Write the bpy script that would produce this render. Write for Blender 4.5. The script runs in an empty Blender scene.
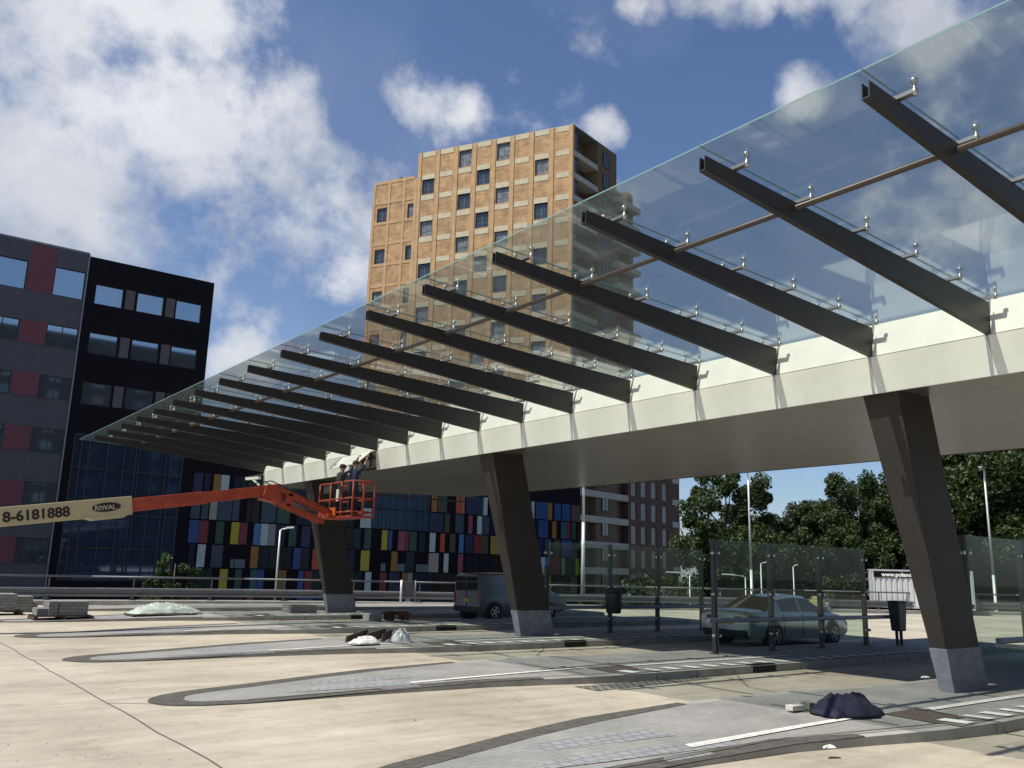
import bpy, bmesh, math, random
from mathutils import Vector, Matrix, noise as mnoise
R = math.radians
random.seed(7)
sc = bpy.context.scene
col = sc.collection

# ------------------------------------------------------------------ materials
def mat(name, c, rough=.6, metal=0., var=0., vscale=3., bump=0., bscale=20., c2=None, island=0., spec=.5, coat=0.):
    m = bpy.data.materials.new(name); m.use_nodes = True
    nt = m.node_tree; N = nt.nodes; L = nt.links
    p = N['Principled BSDF']
    p.inputs['Roughness'].default_value = rough
    p.inputs['Metallic'].default_value = metal
    p.inputs['Specular IOR Level'].default_value = spec
    p.inputs['Coat Weight'].default_value = coat
    p.inputs['Base Color'].default_value = (*c, 1)
    tc = N.new('ShaderNodeTexCoord')
    out = None
    if var > 0 or c2:
        n = N.new('ShaderNodeTexNoise'); n.inputs['Scale'].default_value = vscale
        n.inputs['Detail'].default_value = 7; n.inputs['Roughness'].default_value = .62
        L.new(tc.outputs['Object'], n.inputs['Vector'])
        r = N.new('ShaderNodeValToRGB')
        a = tuple(max(0, x*(1-var)) for x in c); b = tuple(min(1, x*(1+var)) for x in c) if c2 is None else c2
        r.color_ramp.elements[0].color = (*a, 1); r.color_ramp.elements[1].color = (*b, 1)
        r.color_ramp.elements[0].position = .32; r.color_ramp.elements[1].position = .68
        L.new(n.outputs['Fac'], r.inputs['Fac']); out = r.outputs['Color']
        rr = N.new('ShaderNodeMapRange'); rr.inputs['To Min'].default_value = max(0, rough-.08); rr.inputs['To Max'].default_value = min(1, rough+.1)
        L.new(n.outputs['Fac'], rr.inputs['Value']); L.new(rr.outputs['Result'], p.inputs['Roughness'])
    if island > 0:
        g = N.new('ShaderNodeNewGeometry')
        h = N.new('ShaderNodeHueSaturation')
        mr = N.new('ShaderNodeMapRange'); mr.inputs['To Min'].default_value = 1-island; mr.inputs['To Max'].default_value = 1+island
        L.new(g.outputs['Random Per Island'], mr.inputs['Value']); L.new(mr.outputs['Result'], h.inputs['Value'])
        if out: L.new(out, h.inputs['Color'])
        else: h.inputs['Color'].default_value = (*c, 1)
        out = h.outputs['Color']
    if out: L.new(out, p.inputs['Base Color'])
    if bump > 0:
        n2 = N.new('ShaderNodeTexNoise'); n2.inputs['Scale'].default_value = bscale; n2.inputs['Detail'].default_value = 6
        L.new(tc.outputs['Object'], n2.inputs['Vector'])
        b = N.new('ShaderNodeBump'); b.inputs['Strength'].default_value = bump; b.inputs['Distance'].default_value = .02
        L.new(n2.outputs['Fac'], b.inputs['Height']); L.new(b.outputs['Normal'], p.inputs['Normal'])
    return m

def glass_mat(name, tint, refl=1.0, dust=.03, dustcol=(.6, .65, .62), rough=0.0, streaks=False):
    m = bpy.data.materials.new(name); m.use_nodes = True
    nt = m.node_tree; N = nt.nodes; L = nt.links; N.clear()
    o = N.new('ShaderNodeOutputMaterial')
    t = N.new('ShaderNodeBsdfTransparent'); t.inputs['Color'].default_value = (*tint, 1)
    d = N.new('ShaderNodeBsdfDiffuse'); d.inputs['Color'].default_value = (*dustcol, 1)
    tr = N.new('ShaderNodeBsdfTranslucent'); tr.inputs['Color'].default_value = (*dustcol, 1)
    dd = N.new('ShaderNodeMixShader'); L.new(d.outputs[0], dd.inputs[1]); L.new(tr.outputs[0], dd.inputs[2]); dd.inputs[0].default_value = .5
    m1 = N.new('ShaderNodeMixShader'); m1.inputs[0].default_value = dust
    if streaks:
        tc = N.new('ShaderNodeTexCoord'); n = N.new('ShaderNodeTexNoise'); n.inputs['Scale'].default_value = 1.1; n.inputs['Detail'].default_value = 6
        mp = N.new('ShaderNodeMapping'); mp.inputs['Scale'].default_value = (.5, 1.4, 1)
        L.new(tc.outputs['Object'], mp.inputs['Vector']); L.new(mp.outputs[0], n.inputs['Vector'])
        mr = N.new('ShaderNodeMapRange'); mr.inputs['From Min'].default_value = .35; mr.inputs['From Max'].default_value = .75
        mr.inputs['To Min'].default_value = dust*.5; mr.inputs['To Max'].default_value = dust*1.9
        L.new(n.outputs['Fac'], mr.inputs['Value']); L.new(mr.outputs['Result'], m1.inputs[0])
    L.new(t.outputs[0], m1.inputs[1]); L.new(dd.outputs[0], m1.inputs[2])
    g = N.new('ShaderNodeBsdfGlossy'); g.inputs['Roughness'].default_value = rough; g.inputs['Color'].default_value = (.95, 1, .99, 1)
    ge = N.new('ShaderNodeNewGeometry'); dt = N.new('ShaderNodeVectorMath'); dt.operation = 'DOT_PRODUCT'
    L.new(ge.outputs['Incoming'], dt.inputs[0]); L.new(ge.outputs['Normal'], dt.inputs[1])
    def mth(op, x, y, cl=False):
        q = N.new('ShaderNodeMath'); q.operation = op; q.use_clamp = cl
        for i, w_ in enumerate((x, y)):
            if w_ is None: continue
            if isinstance(w_, (int, float)): q.inputs[i].default_value = w_
            else: L.new(w_, q.inputs[i])
        return q
    c_ = mth('ABSOLUTE', dt.outputs['Value'], None); c_ = mth('SUBTRACT', 1.0, c_.outputs[0], True); c_ = mth('POWER', c_.outputs[0], 5.0)
    c_ = mth('MULTIPLY', c_.outputs[0], .96); c_ = mth('ADD', c_.outputs[0], .04); k = mth('MULTIPLY', c_.outputs[0], refl, True)
    m2 = N.new('ShaderNodeMixShader'); L.new(k.outputs[0], m2.inputs[0]); L.new(m1.outputs[0], m2.inputs[1]); L.new(g.outputs[0], m2.inputs[2])
    L.new(m2.outputs[0], o.inputs['Surface'])
    return m

def brick_mat(name, c1, c2, mortar, bw=.22, bh=.065, axis='xz', rough=.85, var=.25, msize=.012):
    m = bpy.data.materials.new(name); m.use_nodes = True
    nt = m.node_tree; N = nt.nodes; L = nt.links; p = N['Principled BSDF']; p.inputs['Roughness'].default_value = rough
    tc = N.new('ShaderNodeTexCoord'); sx = N.new('ShaderNodeSeparateXYZ'); cx = N.new('ShaderNodeCombineXYZ')
    L.new(tc.outputs['Object'], sx.inputs[0])
    if axis == 'xz':
        ad = N.new('ShaderNodeMath'); ad.operation = 'ADD'
        L.new(sx.outputs['X'], ad.inputs[0]); L.new(sx.outputs['Y'], ad.inputs[1])
        L.new(ad.outputs[0], cx.inputs['X']); L.new(sx.outputs['Z'], cx.inputs['Y'])
    else:
        L.new(sx.outputs['X'], cx.inputs['X']); L.new(sx.outputs['Y'], cx.inputs['Y'])
    b = N.new('ShaderNodeTexBrick'); b.inputs['Scale'].default_value = 1
    b.inputs['Brick Width'].default_value = bw; b.inputs['Row Height'].default_value = bh; b.inputs['Mortar Size'].default_value = msize
    b.inputs['Color1'].default_value = (*c1, 1); b.inputs['Color2'].default_value = (*c2, 1); b.inputs['Mortar'].default_value = (*mortar, 1)
    L.new(cx.outputs[0], b.inputs['Vector'])
    n = N.new('ShaderNodeTexNoise'); n.inputs['Scale'].default_value = .9; n.inputs['Detail'].default_value = 9; n.inputs['Roughness'].default_value = .7
    L.new(tc.outputs['Object'], n.inputs['Vector'])
    mr = N.new('ShaderNodeMapRange'); mr.inputs['From Min'].default_value = .3; mr.inputs['From Max'].default_value = .7
    mr.inputs['To Min'].default_value = 1-var; mr.inputs['To Max'].default_value = 1+var
    L.new(n.outputs['Fac'], mr.inputs['Value'])
    h = N.new('ShaderNodeHueSaturation'); L.new(b.outputs['Color'], h.inputs['Color']); L.new(mr.outputs['Result'], h.inputs['Value'])
    L.new(h.outputs['Color'], p.inputs['Base Color'])
    return m

def road_mat():
    m = bpy.data.materials.new('concrete_road'); m.use_nodes = True
    nt = m.node_tree; N = nt.nodes; L = nt.links; p = N['Principled BSDF']
    tc = N.new('ShaderNodeTexCoord')
    def nz(scale, det, rgh, sxyz=None):
        n = N.new('ShaderNodeTexNoise'); n.inputs['Scale'].default_value = scale; n.inputs['Detail'].default_value = det; n.inputs['Roughness'].default_value = rgh
        if sxyz:
            mp = N.new('ShaderNodeMapping'); mp.inputs['Scale'].default_value = sxyz; L.new(tc.outputs['Object'], mp.inputs['Vector']); L.new(mp.outputs[0], n.inputs['Vector'])
        else: L.new(tc.outputs['Object'], n.inputs['Vector'])
        return n
    a = nz(.35, 8, .6); b = nz(7, 8, .75); c = nz(1.0, 6, .65, (.25, 1.9, 1)); e = nz(60, 4, .7)
    def ramp(n, p0, p1, c0, c1):
        r = N.new('ShaderNodeValToRGB'); r.color_ramp.elements[0].position = p0; r.color_ramp.elements[1].position = p1
        r.color_ramp.elements[0].color = (*c0, 1); r.color_ramp.elements[1].color = (*c1, 1); L.new(n.outputs['Fac'], r.inputs['Fac']); return r
    r1 = ramp(a, .3, .7, (.36, .322, .252), (.575, .522, .42))
    r2 = ramp(b, .3, .62, (.80, .80, .80), (1, 1, 1))
    r3 = ramp(c, .32, .56, (.66, .64, .61), (1, 1, 1))
    r4 = ramp(e, .28, .5, (.72, .71, .70), (1, 1, 1))
    cur = r1.outputs['Color']
    g5 = nz(1.6, 9, .72); r5 = ramp(g5, .36, .48, (.74, .72, .69), (1, 1, 1))
    for r in (r2, r3, r4, r5):
        x = N.new('ShaderNodeMix'); x.data_type = 'RGBA'; x.blend_type = 'MULTIPLY'; x.inputs['Factor'].default_value = .62
        L.new(cur, x.inputs[6]); L.new(r.outputs['Color'], x.inputs[7]); cur = x.outputs[2]
    L.new(cur, p.inputs['Base Color']); p.inputs['Roughness'].default_value = .85; p.inputs['Specular IOR Level'].default_value = .3
    bp = N.new('ShaderNodeBump'); bp.inputs['Strength'].default_value = .35; bp.inputs['Distance'].default_value = .01
    L.new(e.outputs['Fac'], bp.inputs['Height']); L.new(bp.outputs['Normal'], p.inputs['Normal'])
    return m

M = {}
M['road'] = road_mat()
M['lower'] = mat('lower_ground', (.10, .12, .07), .9, var=.4, vscale=.15, c2=(.16, .15, .12))
M['retain'] = mat('retaining_concrete', (.30, .29, .27), .85, var=.2, vscale=1)
M['paving'] = brick_mat('grey_paving', (.255, .253, .235), (.285, .28, .26), (.20, .198, .185), .21, .105, 'xy', .8, .22, .006)
M['border'] = mat('dark_asphalt_border', (.085, .078, .068), .9, var=.35, vscale=9, bump=.4, bscale=70)
M['kerb'] = mat('kerb_concrete', (.34, .33, .295), .8, var=.22, vscale=2.5, bump=.2, bscale=50)
M['kerbtop'] = mat('kerb_top_concrete', (.27, .262, .235), .8, var=.22, vscale=2.5, bump=.2, bscale=50)
M['tactile'] = brick_mat('tactile_tile', (.265, .275, .285), (.30, .305, .315), (.19, .195, .20), .15, .15, 'xy', .7, .15, .018)
M['brown'] = brick_mat('brown_tactile', (.10, .075, .055), (.13, .10, .075), (.06, .05, .04), .10, .10, 'xy', .8, .2, .015)
M['whitemark'] = mat('white_marking', (.74, .73, .68), .7, var=.14, vscale=12)
M['whitebrick'] = brick_mat('white_brick', (.66, .65, .60), (.74, .73, .68), (.36, .35, .33), .21, .105, 'xy', .8, .12, .008)
M['joint'] = mat('joint_seal', (.11, .10, .08), .9, var=.3, vscale=8)
M['stain'] = mat('dark_patch', (.20, .185, .16), .9, var=.3, vscale=5)
M['grate'] = mat('iron_grate', (.03, .03, .03), .6, .6)
M['column'] = mat('brown_coated_steel', (.048, .040, .035), .55, 0, var=.10, vscale=3, spec=.22)
M['wrap'] = mat('grey_protection_board', (.21, .22, .25), .75, var=.22, vscale=6, bump=.25, bscale=14)
M['beam'] = mat('dark_beam_paint', (.026, .023, .0225), .45, .1, var=.12, vscale=4)
M['rod'] = mat('brown_rod', (.075, .058, .05), .4, .3, var=.1)
M['fascia'] = mat('white_fascia', (.86, .86, .775), .38, var=.06, vscale=1.5)
M['seam'] = mat('grey_seam_plate', (.42, .45, .47), .45, .2, var=.06)
M['roof'] = mat('roof_membrane', (.50, .50, .47), .7, var=.1)
M['frame'] = mat('dark_sub_frame', (.05, .045, .04), .7, var=.2)
M['steel'] = mat('stainless_steel', (.50, .49, .47), .35, .9, var=.06)
M['galv'] = mat('galvanised_steel', (.16, .165, .175), .52, .5, var=.12, vscale=6)
M['galvd'] = mat('grey_rail_steel', (.14, .145, .155), .5, .4, var=.15, vscale=5)
M['post'] = mat('dark_post_paint', (.045, .045, .048), .45, .3, var=.1)
M['leanbar'] = mat('blue_grey_lean_bar', (.16, .17, .22), .4, .3, var=.1)
M['mast'] = mat('light_mast_paint', (.62, .64, .62), .4, .2, var=.07)
M['glass'] = glass_mat('canopy_glass', (.85, .875, .86), 1.0, .075, (.40, .44, .43), 0, True)
M['glassedge'] = mat('green_glass_edge', (.20, .34, .31), .2, 0, spec=.8)
M['sglass'] = glass_mat('screen_glass', (.78, .85, .82), .45, .003, (.35, .45, .4), .0, True)
M['soffit'] = None
M['black'] = mat('black_rubber', (.015, .015, .015), .8)
M['darkgrey'] = mat('dark_plastic', (.04, .042, .045), .55, var=.1)
M['bin'] = mat('anthracite_bin', (.045, .05, .058), .5, .1, var=.12)

def soffit_mat():
    m = bpy.data.materials.new('soffit_panels'); m.use_nodes = True
    nt = m.node_tree; N = nt.nodes; L = nt.links; p = N['Principled BSDF']
    tc = N.new('ShaderNodeTexCoord')
    b = N.new('ShaderNodeTexBrick'); b.inputs['Scale'].default_value = 1; b.inputs['Brick Width'].default_value = 5.2; b.inputs['Row Height'].default_value = .9
    b.inputs['Mortar Size'].default_value = .014; b.offset = 0
    b.inputs['Color1'].default_value = (.125, .122, .105, 1); b.inputs['Color2'].default_value = (.145, .141, .122, 1); b.inputs['Mortar'].default_value = (.035, .035, .03, 1)
    L.new(tc.outputs['Object'], b.inputs['Vector'])
    n = N.new('ShaderNodeTexNoise'); n.inputs['Scale'].default_value = .6; n.inputs['Detail'].default_value = 6
    L.new(tc.outputs['Object'], n.inputs['Vector'])
    mr = N.new('ShaderNodeMapRange'); mr.inputs['To Min'].default_value = .8; mr.inputs['To Max'].default_value = 1.2; L.new(n.outputs['Fac'], mr.inputs['Value'])
    h = N.new('ShaderNodeHueSaturation'); L.new(b.outputs['Color'], h.inputs['Color']); L.new(mr.outputs['Result'], h.inputs['Value'])
    L.new(h.outputs['Color'], p.inputs['Base Color']); p.inputs['Roughness'].default_value = .30; p.inputs['Specular IOR Level'].default_value = .28
    w = N.new('ShaderNodeBump'); w.inputs['Strength'].default_value = .05; w.inputs['Distance'].default_value = .05
    L.new(n.outputs['Fac'], w.inputs['Height']); L.new(w.outputs['Normal'], p.inputs['Normal'])
    return m
M['soffit'] = soffit_mat()

# ------------------------------------------------------------------ mesh builder
class MB:
    def __init__(s): s.v = []; s.f = []; s.m = []; s.sm = []
    def add(s, vs, fs, mi=0, smooth=False):
        b = len(s.v); s.v += [Vector(v) for v in vs]
        for f in fs: s.f.append([b+i for i in f]); s.m.append(mi); s.sm.append(smooth)
        return s
    def box(s, a, b, mi=0):
        x0, y0, z0 = a; x1, y1, z1 = b
        return s.add([(x0,y0,z0),(x1,y0,z0),(x1,y1,z0),(x0,y1,z0),(x0,y0,z1),(x1,y0,z1),(x1,y1,z1),(x0,y1,z1)],
                     [(0,3,2,1),(4,5,6,7),(0,1,5,4),(1,2,6,5),(2,3,7,6),(3,0,4,7)], mi)
    def hexa(s, bot, top, mi=0):
        return s.add(list(bot)+list(top), [(0,3,2,1),(4,5,6,7),(0,1,5,4),(1,2,6,5),(2,3,7,6),(3,0,4,7)], mi)
    def obox(s, o, ax, ay, az, mi=0):      # origin + three full edge vectors
        o, ax, ay, az = map(Vector, (o, ax, ay, az))
        return s.hexa([o, o+ax, o+ax+ay, o+ay], [o+az, o+ax+az, o+ax+ay+az, o+ay+az], mi)
    def bar(s, p0, p1, w, h, up=(0,0,1), w1=None, h1=None, mi=0):
        p0, p1 = Vector(p0), Vector(p1); d = (p1-p0).normalized(); u = Vector(up)
        sd = d.cross(u).normalized(); u = sd.cross(d).normalized()
        w1 = w if w1 is None else w1; h1 = h if h1 is None else h1
        def q(p, w, h): return [p-sd*w/2-u*h/2, p+sd*w/2-u*h/2, p+sd*w/2+u*h/2, p-sd*w/2+u*h/2]
        return s.hexa(q(p0, w, h), q(p1, w1, h1), mi)
    def tube(s, p0, p1, r, r1=None, n=10, mi=0, cap=True):
        p0, p1 = Vector(p0), Vector(p1); r1 = r if r1 is None else r1
        d = (p1-p0).normalized(); a = d.orthogonal().normalized(); b = d.cross(a)
        vs = []
        for p, rr in ((p0, r), (p1, r1)):
            for i in range(n):
                t = 2*math.pi*i/n; vs.append(p+(a*math.cos(t)+b*math.sin(t))*rr)
        s.add(vs, [(i, (i+1) % n, n+(i+1) % n, n+i) for i in range(n)], mi, True)
        if cap: s.add(vs, [tuple(range(n-1, -1, -1)), tuple(range(n, 2*n))], mi)
        return s
    def path(s, pts, r, n=8, mi=0):
        for a, b in zip(pts[:-1], pts[1:]): s.tube(a, b, r, n=n, mi=mi)
        return s
    def lathe(s, o, axis, prof, n=20, mi=0):    # prof: (radius, along axis)
        o = Vector(o); d = Vector(axis).normalized(); a = d.orthogonal().normalized(); b = d.cross(a)
        vs = [o+d*h+(a*math.cos(2*math.pi*i/n)+b*math.sin(2*math.pi*i/n))*r for r, h in prof for i in range(n)]
        fs = [(k*n+i, k*n+(i+1) % n, (k+1)*n+(i+1) % n, (k+1)*n+i) for k in range(len(prof)-1) for i in range(n)]
        s.add(vs, fs, mi, True); m = len(prof)-1
        s.add(vs[:n], [tuple(range(n-1, -1, -1))], mi); s.add(vs[m*n:], [tuple(range(n))], mi)
        return s
    def prism(s, pts, z0, z1, mi=0, mi_side=None, zf=None):
        n = len(pts); ms = mi if mi_side is None else mi_side
        top = [(p[0], p[1], (zf(p) if zf else z1)) for p in pts]; bot = [(p[0], p[1], z0) for p in pts]
        s.add(bot+top, [(i, (i+1) % n, n+(i+1) % n, n+i) for i in range(n)], ms)
        s.add(top, [tuple(range(n))], mi); s.add(bot, [tuple(range(n-1, -1, -1))], ms)
        return s
    def build(s, name, mats, parent=None, local=False, bevel=0., loc=None):
        me = bpy.data.meshes.new(name)
        off = Vector((0,0,0))
        if parent is not None and not local: off = origin(parent)
        if loc is not None: off = Vector(loc)
        me.from_pydata([v-off for v in s.v], [], s.f)
        if not isinstance(mats, (list, tuple)): mats = [mats]
        for m in mats: me.materials.append(m)
        for p, mi, sm in zip(me.polygons, s.m, s.sm): p.material_index = mi; p.use_smooth = sm
        bm = bmesh.new(); bm.from_mesh(me); bmesh.ops.remove_doubles(bm, verts=bm.verts, dist=1e-5)
        bmesh.ops.recalc_face_normals(bm, faces=bm.faces)
        if bevel > 0:
            es = [e for e in bm.edges if len(e.link_faces) == 2 and e.calc_face_angle(0) > .6]
            bmesh.ops.bevel(bm, geom=es, offset=bevel, segments=2, affect='EDGES', profile=.6)
        bm.to_mesh(me); bm.free()
        o = bpy.data.objects.new(name, me); col.objects.link(o)
        if loc is not None: o.location = loc
        if parent is not None: o.parent = parent
        return o

def origin(o):
    v = Vector((0,0,0))
    while o is not None: v += o.location; o = o.parent
    return v
def empty(name, loc, label, cat, group=None, rz=0.):
    o = bpy.data.objects.new(name, None); col.objects.link(o); o.location = loc; o.rotation_euler = (0,0,rz); o.empty_display_size = .3
    return tag(o, label, cat, group)
def tag(o, label, cat, group=None):
    o['label'] = label; o['category'] = cat
    if group: o['group'] = group
    return o
def struct(o, kind='structure'): o['kind'] = kind; return o
def copy_tree(o, parent=None, loc=None):
    c = o.copy(); col.objects.link(c)
    if parent is not None: c.parent = parent
    if loc is not None: c.location = loc
    for ch in list(o.children): copy_tree(ch, c)
    return c
def lump(name, cx, cy, z, rx, ry, h, m, seed, rot=0., n=44, fold=.5, fs=2.2):
    # a heap of cloth or sheet: a closed mesh with sharp folds and a ragged outline
    me = MB(); vs = []; k = 18
    rings = []
    for i in range(k+1):
        t = i/k; ring = []
        for j in range(n):
            a = 2*math.pi*j/n
            out = 1+.28*mnoise.noise(Vector((math.cos(a)*1.5+seed, math.sin(a)*1.5, seed*.7)))+.10*mnoise.noise(Vector((math.cos(a)*5+seed, math.sin(a)*5, 3)))
            r = (1-t)*out
            x, y = math.cos(a)*r*rx, math.sin(a)*r*ry
            q = Vector((x/rx*fs+seed*3.1, y/ry*fs, seed))
            rid = 1-abs(mnoise.noise(q))*2; rid2 = 1-abs(mnoise.noise(q*2.3))*2
            hh = h*max(0, (1-(1-t)**2.6))*(.62+fold*.45*rid+fold*.22*rid2)
            ca, sa = math.cos(rot), math.sin(rot)
            ring.append((cx+x*ca-y*sa, cy+x*sa+y*ca, z+max(0, hh)+(0 if i == 0 else .012)))
        rings.append(ring)
    vs = [v for r in rings for v in r]
    fs_ = [(i*n+j, i*n+(j+1) % n, (i+1)*n+(j+1) % n, (i+1)*n+j) for i in range(k) for j in range(n)]
    me.add(vs, fs_, 0, True); me.add(rings[0], [tuple(range(n-1, -1, -1))])
    return me.build(name, m, loc=(cx, cy, z))

# ------------------------------------------------------------------ ground
curve = [(-90,38.4),(-20,38.4),(0,38.3),(8,38.05),(14,37.5),(20,36.0),(26,33.75),(32,31.1),(40,27.6),(52,22.4),(66,16.3),(90,5.9)]
deck = MB(); deck.prism([(-90,-70)]+[(90,-70)]+curve[::-1], -5.0, 0.0, 0, 1)
struct(deck.build('road', [M['road'], M['retain']]))
low = MB(); low.add([(-900,-900,-4.5),(1200,-900,-4.5),(1200,1200,-4.5),(-900,1200,-4.5)], [(0,1,2,3)])
struct(low.build('ground', M['lower']))
def offset_curve(d):
    out = []
    for i, p in enumerate(curve):
        a = curve[max(0, i-1)]; b = curve[min(len(curve)-1, i+1)]
        t = Vector((b[0]-a[0], b[1]-a[1])).normalized(); n = Vector((-t.y, t.x))
        out.append((p[0]+n.x*d, p[1]+n.y*d))
    return out
# kerb upstand along the deck edge
ke = MB(); c0, c1 = offset_curve(-1.0), offset_curve(-.04)
for i in range(len(curve)-1):
    q = [c0[i], c0[i+1], c1[i+1], c1[i]]
    ke.hexa([(x, y, .004) for x, y in q], [(x, y, .16) for x, y in q])
struct(ke.build('kerb', M['kerb']))

# islands ("platforms"): long fingers across the canopy, 5.4 m apart
NI = 6
U0 = [5.05+5.4*k for k in range(-1, NI)]
UP = [(3.62,1.86),(3.9,2.04),(4.25,2.2),(5.0,2.45),(5.9,2.72),(7.2,2.98),(9.0,3.08),(10.5,3.0),(12.0,2.8),(14,2.7)]
LO = [(14,0.0),(11.2,0.0),(10.2,.12),(9.0,.42),(8.0,.62),(6.5,.70),(4.4,.70),(3.85,.78)]
TIP = [(3.55,.92),(3.42,1.05),(3.35,1.2),(3.33,1.32),(3.35,1.45),(3.44,1.66)]
VEND = 25.2
def ztop(v): return .006+.124*min(1, max(0, (v-5.5)/5.5))**.8
def outline(u, inset=0.):
    pts = [(v, u+d-inset) for v, d in UP]
    pts += [(VEND, u+2.7-inset), (VEND, u+inset)]
    pts += [(v, u+d+inset) for v, d in LO]
    pts += [(v+inset*1.5, u+d+(inset*.3 if d < 1.2 else -inset*.3)) for v, d in TIP]
    return pts
def dense(pts, step=.7):
    out = []
    for a, b in zip(pts, pts[1:]+pts[:1]):
        n = max(1, int(math.hypot(b[0]-a[0], b[1]-a[1])/step))
        out += [(a[0]+(b[0]-a[0])*i/n, a[1]+(b[1]-a[1])*i/n) for i in range(n)]
    return out
def strip_island(mb, u, zoff, inset, z0=None):
    # sheet or solid following the sloping top
    vs_up = sorted(set([v for v, d in UP]+[v for v, d in LO]+[v for v, d in TIP]+[VEND]+[14+i for i in range(1, 11)]))
    def edge(v, tab):
        for a, b in zip(tab, tab[1:]):
            if a[0] <= v <= b[0]: return a[1]+(b[1]-a[1])*(v-a[0])/(b[0]-a[0])
        return tab[-1][1] if v > tab[-1][0] else tab[0][1]
    upt = [(3.33,1.32),(3.35,1.45),(3.44,1.66)]+UP+[(VEND, 2.7)]
    lot = [(3.33,1.32),(3.35,1.2),(3.42,1.05),(3.55,.92)]+sorted(LO)+[(VEND, 0.)]
    vs = [max(v, 3.33) for v in vs_up]
    vs = sorted(set(vs))
    vs = [v for v in vs if v >= 3.33+inset*1.6]
    if inset: vs = [3.33+inset*1.6+.001]+[v for v in vs if v > 3.33+inset*1.6+.03]
    rows = []
    for i, v in enumerate(vs):
        a, b = edge(v, lot)+inset, edge(v, upt)-inset
        if inset and i == 0:
            mid = (a+b)/2; a, b = mid-.12, mid+.12
        if a > b: a = b = (a+b)/2
        rows.append((v, u+a, u+b))
    for p, q in zip(rows, rows[1:]):
        zp, zq = ztop(p[0])+zoff, ztop(q[0])+zoff
        if z0 is None:
            mb.add([(p[0],p[1],zp),(q[0],q[1],zq),(q[0],q[2],zq),(p[0],p[2],zp)], [(0,1,2,3)])
        else:
            mb.hexa([(p[0],p[1],z0),(q[0],q[1],z0),(q[0],q[2],z0),(p[0],p[2],z0)], [(p[0],p[1],zp),(q[0],q[1],zq),(q[0],q[2],zq),(p[0],p[2],zp)])
    return rows
rng = random.Random(3)
for k, u in enumerate(U0):
    b = MB(); strip_island(b, u, 0, 0, .001)
    isl = b.build('platform', M['kerb']); struct(isl)
    # dark asphalt edging round the finger, then kerb stones, then paving
    def ring_sheet(i0, vmax, z, m, nm):
        r = MB()
        out = [(3.33,1.32),(3.35,1.2),(3.42,1.05),(3.55,.92)]+sorted(LO)
        up = [(3.33,1.32),(3.35,1.45),(3.44,1.66)]+UP
        for tab, sgn in ((out, 1), (up, -1)):
            pts = [(v, u+d) for v, d in tab if v <= vmax+.01]
            inn = []
            for i, p in enumerate(pts):
                a = pts[max(0, i-1)]; c = pts[min(len(pts)-1, i+1)]
                t = Vector((c[0]-a[0], c[1]-a[1])).normalized(); n = Vector((-t.y, t.x))*sgn
                w = i0*(.55 if p[0] > 8 else 1)
                if i == 0: inn.append((p[0]+i0*1.25, p[1]+0))
                else: inn.append((p[0]+n.x*w+(i0*.45 if p[0] < 3.5 else i0*.2 if p[0] < 3.7 else 0), p[1]+n.y*w))
            for a, b_, c, d in zip(pts, pts[1:], inn[1:], inn):
                r.add([(*q, ztop(q[0])+z) for q in (a, b_, c, d)], [(0,1,2,3)])
        return r.build(nm, m, isl)
    pv = MB(); strip_island(pv, u, .004, .16); pv.build('paving', M['paving'], isl)
    ring_sheet(.30, 9.0, .008, M['border'], 'dark_edging')
    if u > 30: continue
    def sheet(nm, quads, m, z=.012):
        s = MB()
        for q in quads: s.add([(v, uu, ztop(v)+z) for v, uu in q], [(0,1,2,3)])
        return s.build(nm, m, isl)
    sheet('brown_tactile_patch', [[(10.38,u+.36),(11.14,u+.38),(11.26,u+1.06),(10.46,u+1.06)]], M['brown'])
    zb = []
    for i in range(27):
        v = 11.34+.5*i if i else 10.66
        v = 10.62+.515*i
        if 10.3 < v < 10.5: continue
        zb.append([(v, u+.13), (v+.21, u+.13), (v+.17, u+.46), (v-.04, u+.46)])
    sheet('zebra_blocks', zb, M['whitemark'], .016)
    sheet('zebra_bed', [[(10.45,u+.10),(VEND-.4,u+.10),(VEND-.4,u+.50),(10.45,u+.50)]], mat('zebra_bed', (.15,.148,.135), .85, var=.25, vscale=6), .010)
    sheet('white_guide_line', [[(7.0,u+1.10),(9.0,u+1.09),(9.0,u+1.20),(7.05,u+1.24)],[(9.0,u+1.09),(10.4,u+1.05),(10.4,u+1.16),(9.0,u+1.20)],[(11.3,u+.86),(16,u+.86),(16,u+.99),(11.3,u+.99)]], M['whitebrick'], .016)
    sheet('tactile_tiles', [[(5.55,u+1.9),(7.35,u+1.62),(7.35,u+2.0),(6.0,u+2.22)],[(5.1,u+1.3),(7.6,u+.92),(7.6,u+1.22),(5.5,u+1.62)],[(5.2,u+.92),(7.0,u+.80),(7.0,u+.92),(5.3,u+1.12)]], M['tactile'], .009)
    sheet('expansion_joint', [[(4.4,u+.93),(8.2,u+.84),(8.2,u+.86),(4.4,u+.955)],[(8.2,u+.84),(11.2,u+.16),(11.2,u+.185),(8.2,u+.86)],[(9.9,u+.55),(9.93,u+.55),(9.93,u+2.3),(9.9,u+2.3)]], M['joint'], .013)
    # gully set into the kerb face
    g = MB(); vg = 13.95+.1*(k % 2)
    g.box((vg-.34, u-.014, .012), (vg+.34, u+.02, .118)); g.box((vg-.34, u+.02, .118), (vg+.34, u+.16, .152))
    for i in range(6): g.box((vg-.31+i*.105, u-.03, .02), (vg-.28+i*.105, u-.014, .11))
    g.build('kerb_gully', M['grate'], isl)
    # joints between kerb stones
    kj = MB()
    for i in range(14):
        v = 11.0+i*1.0+.07
        kj.box((v, u-.004, .004), (v+.012, u+.002, .126))
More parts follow.
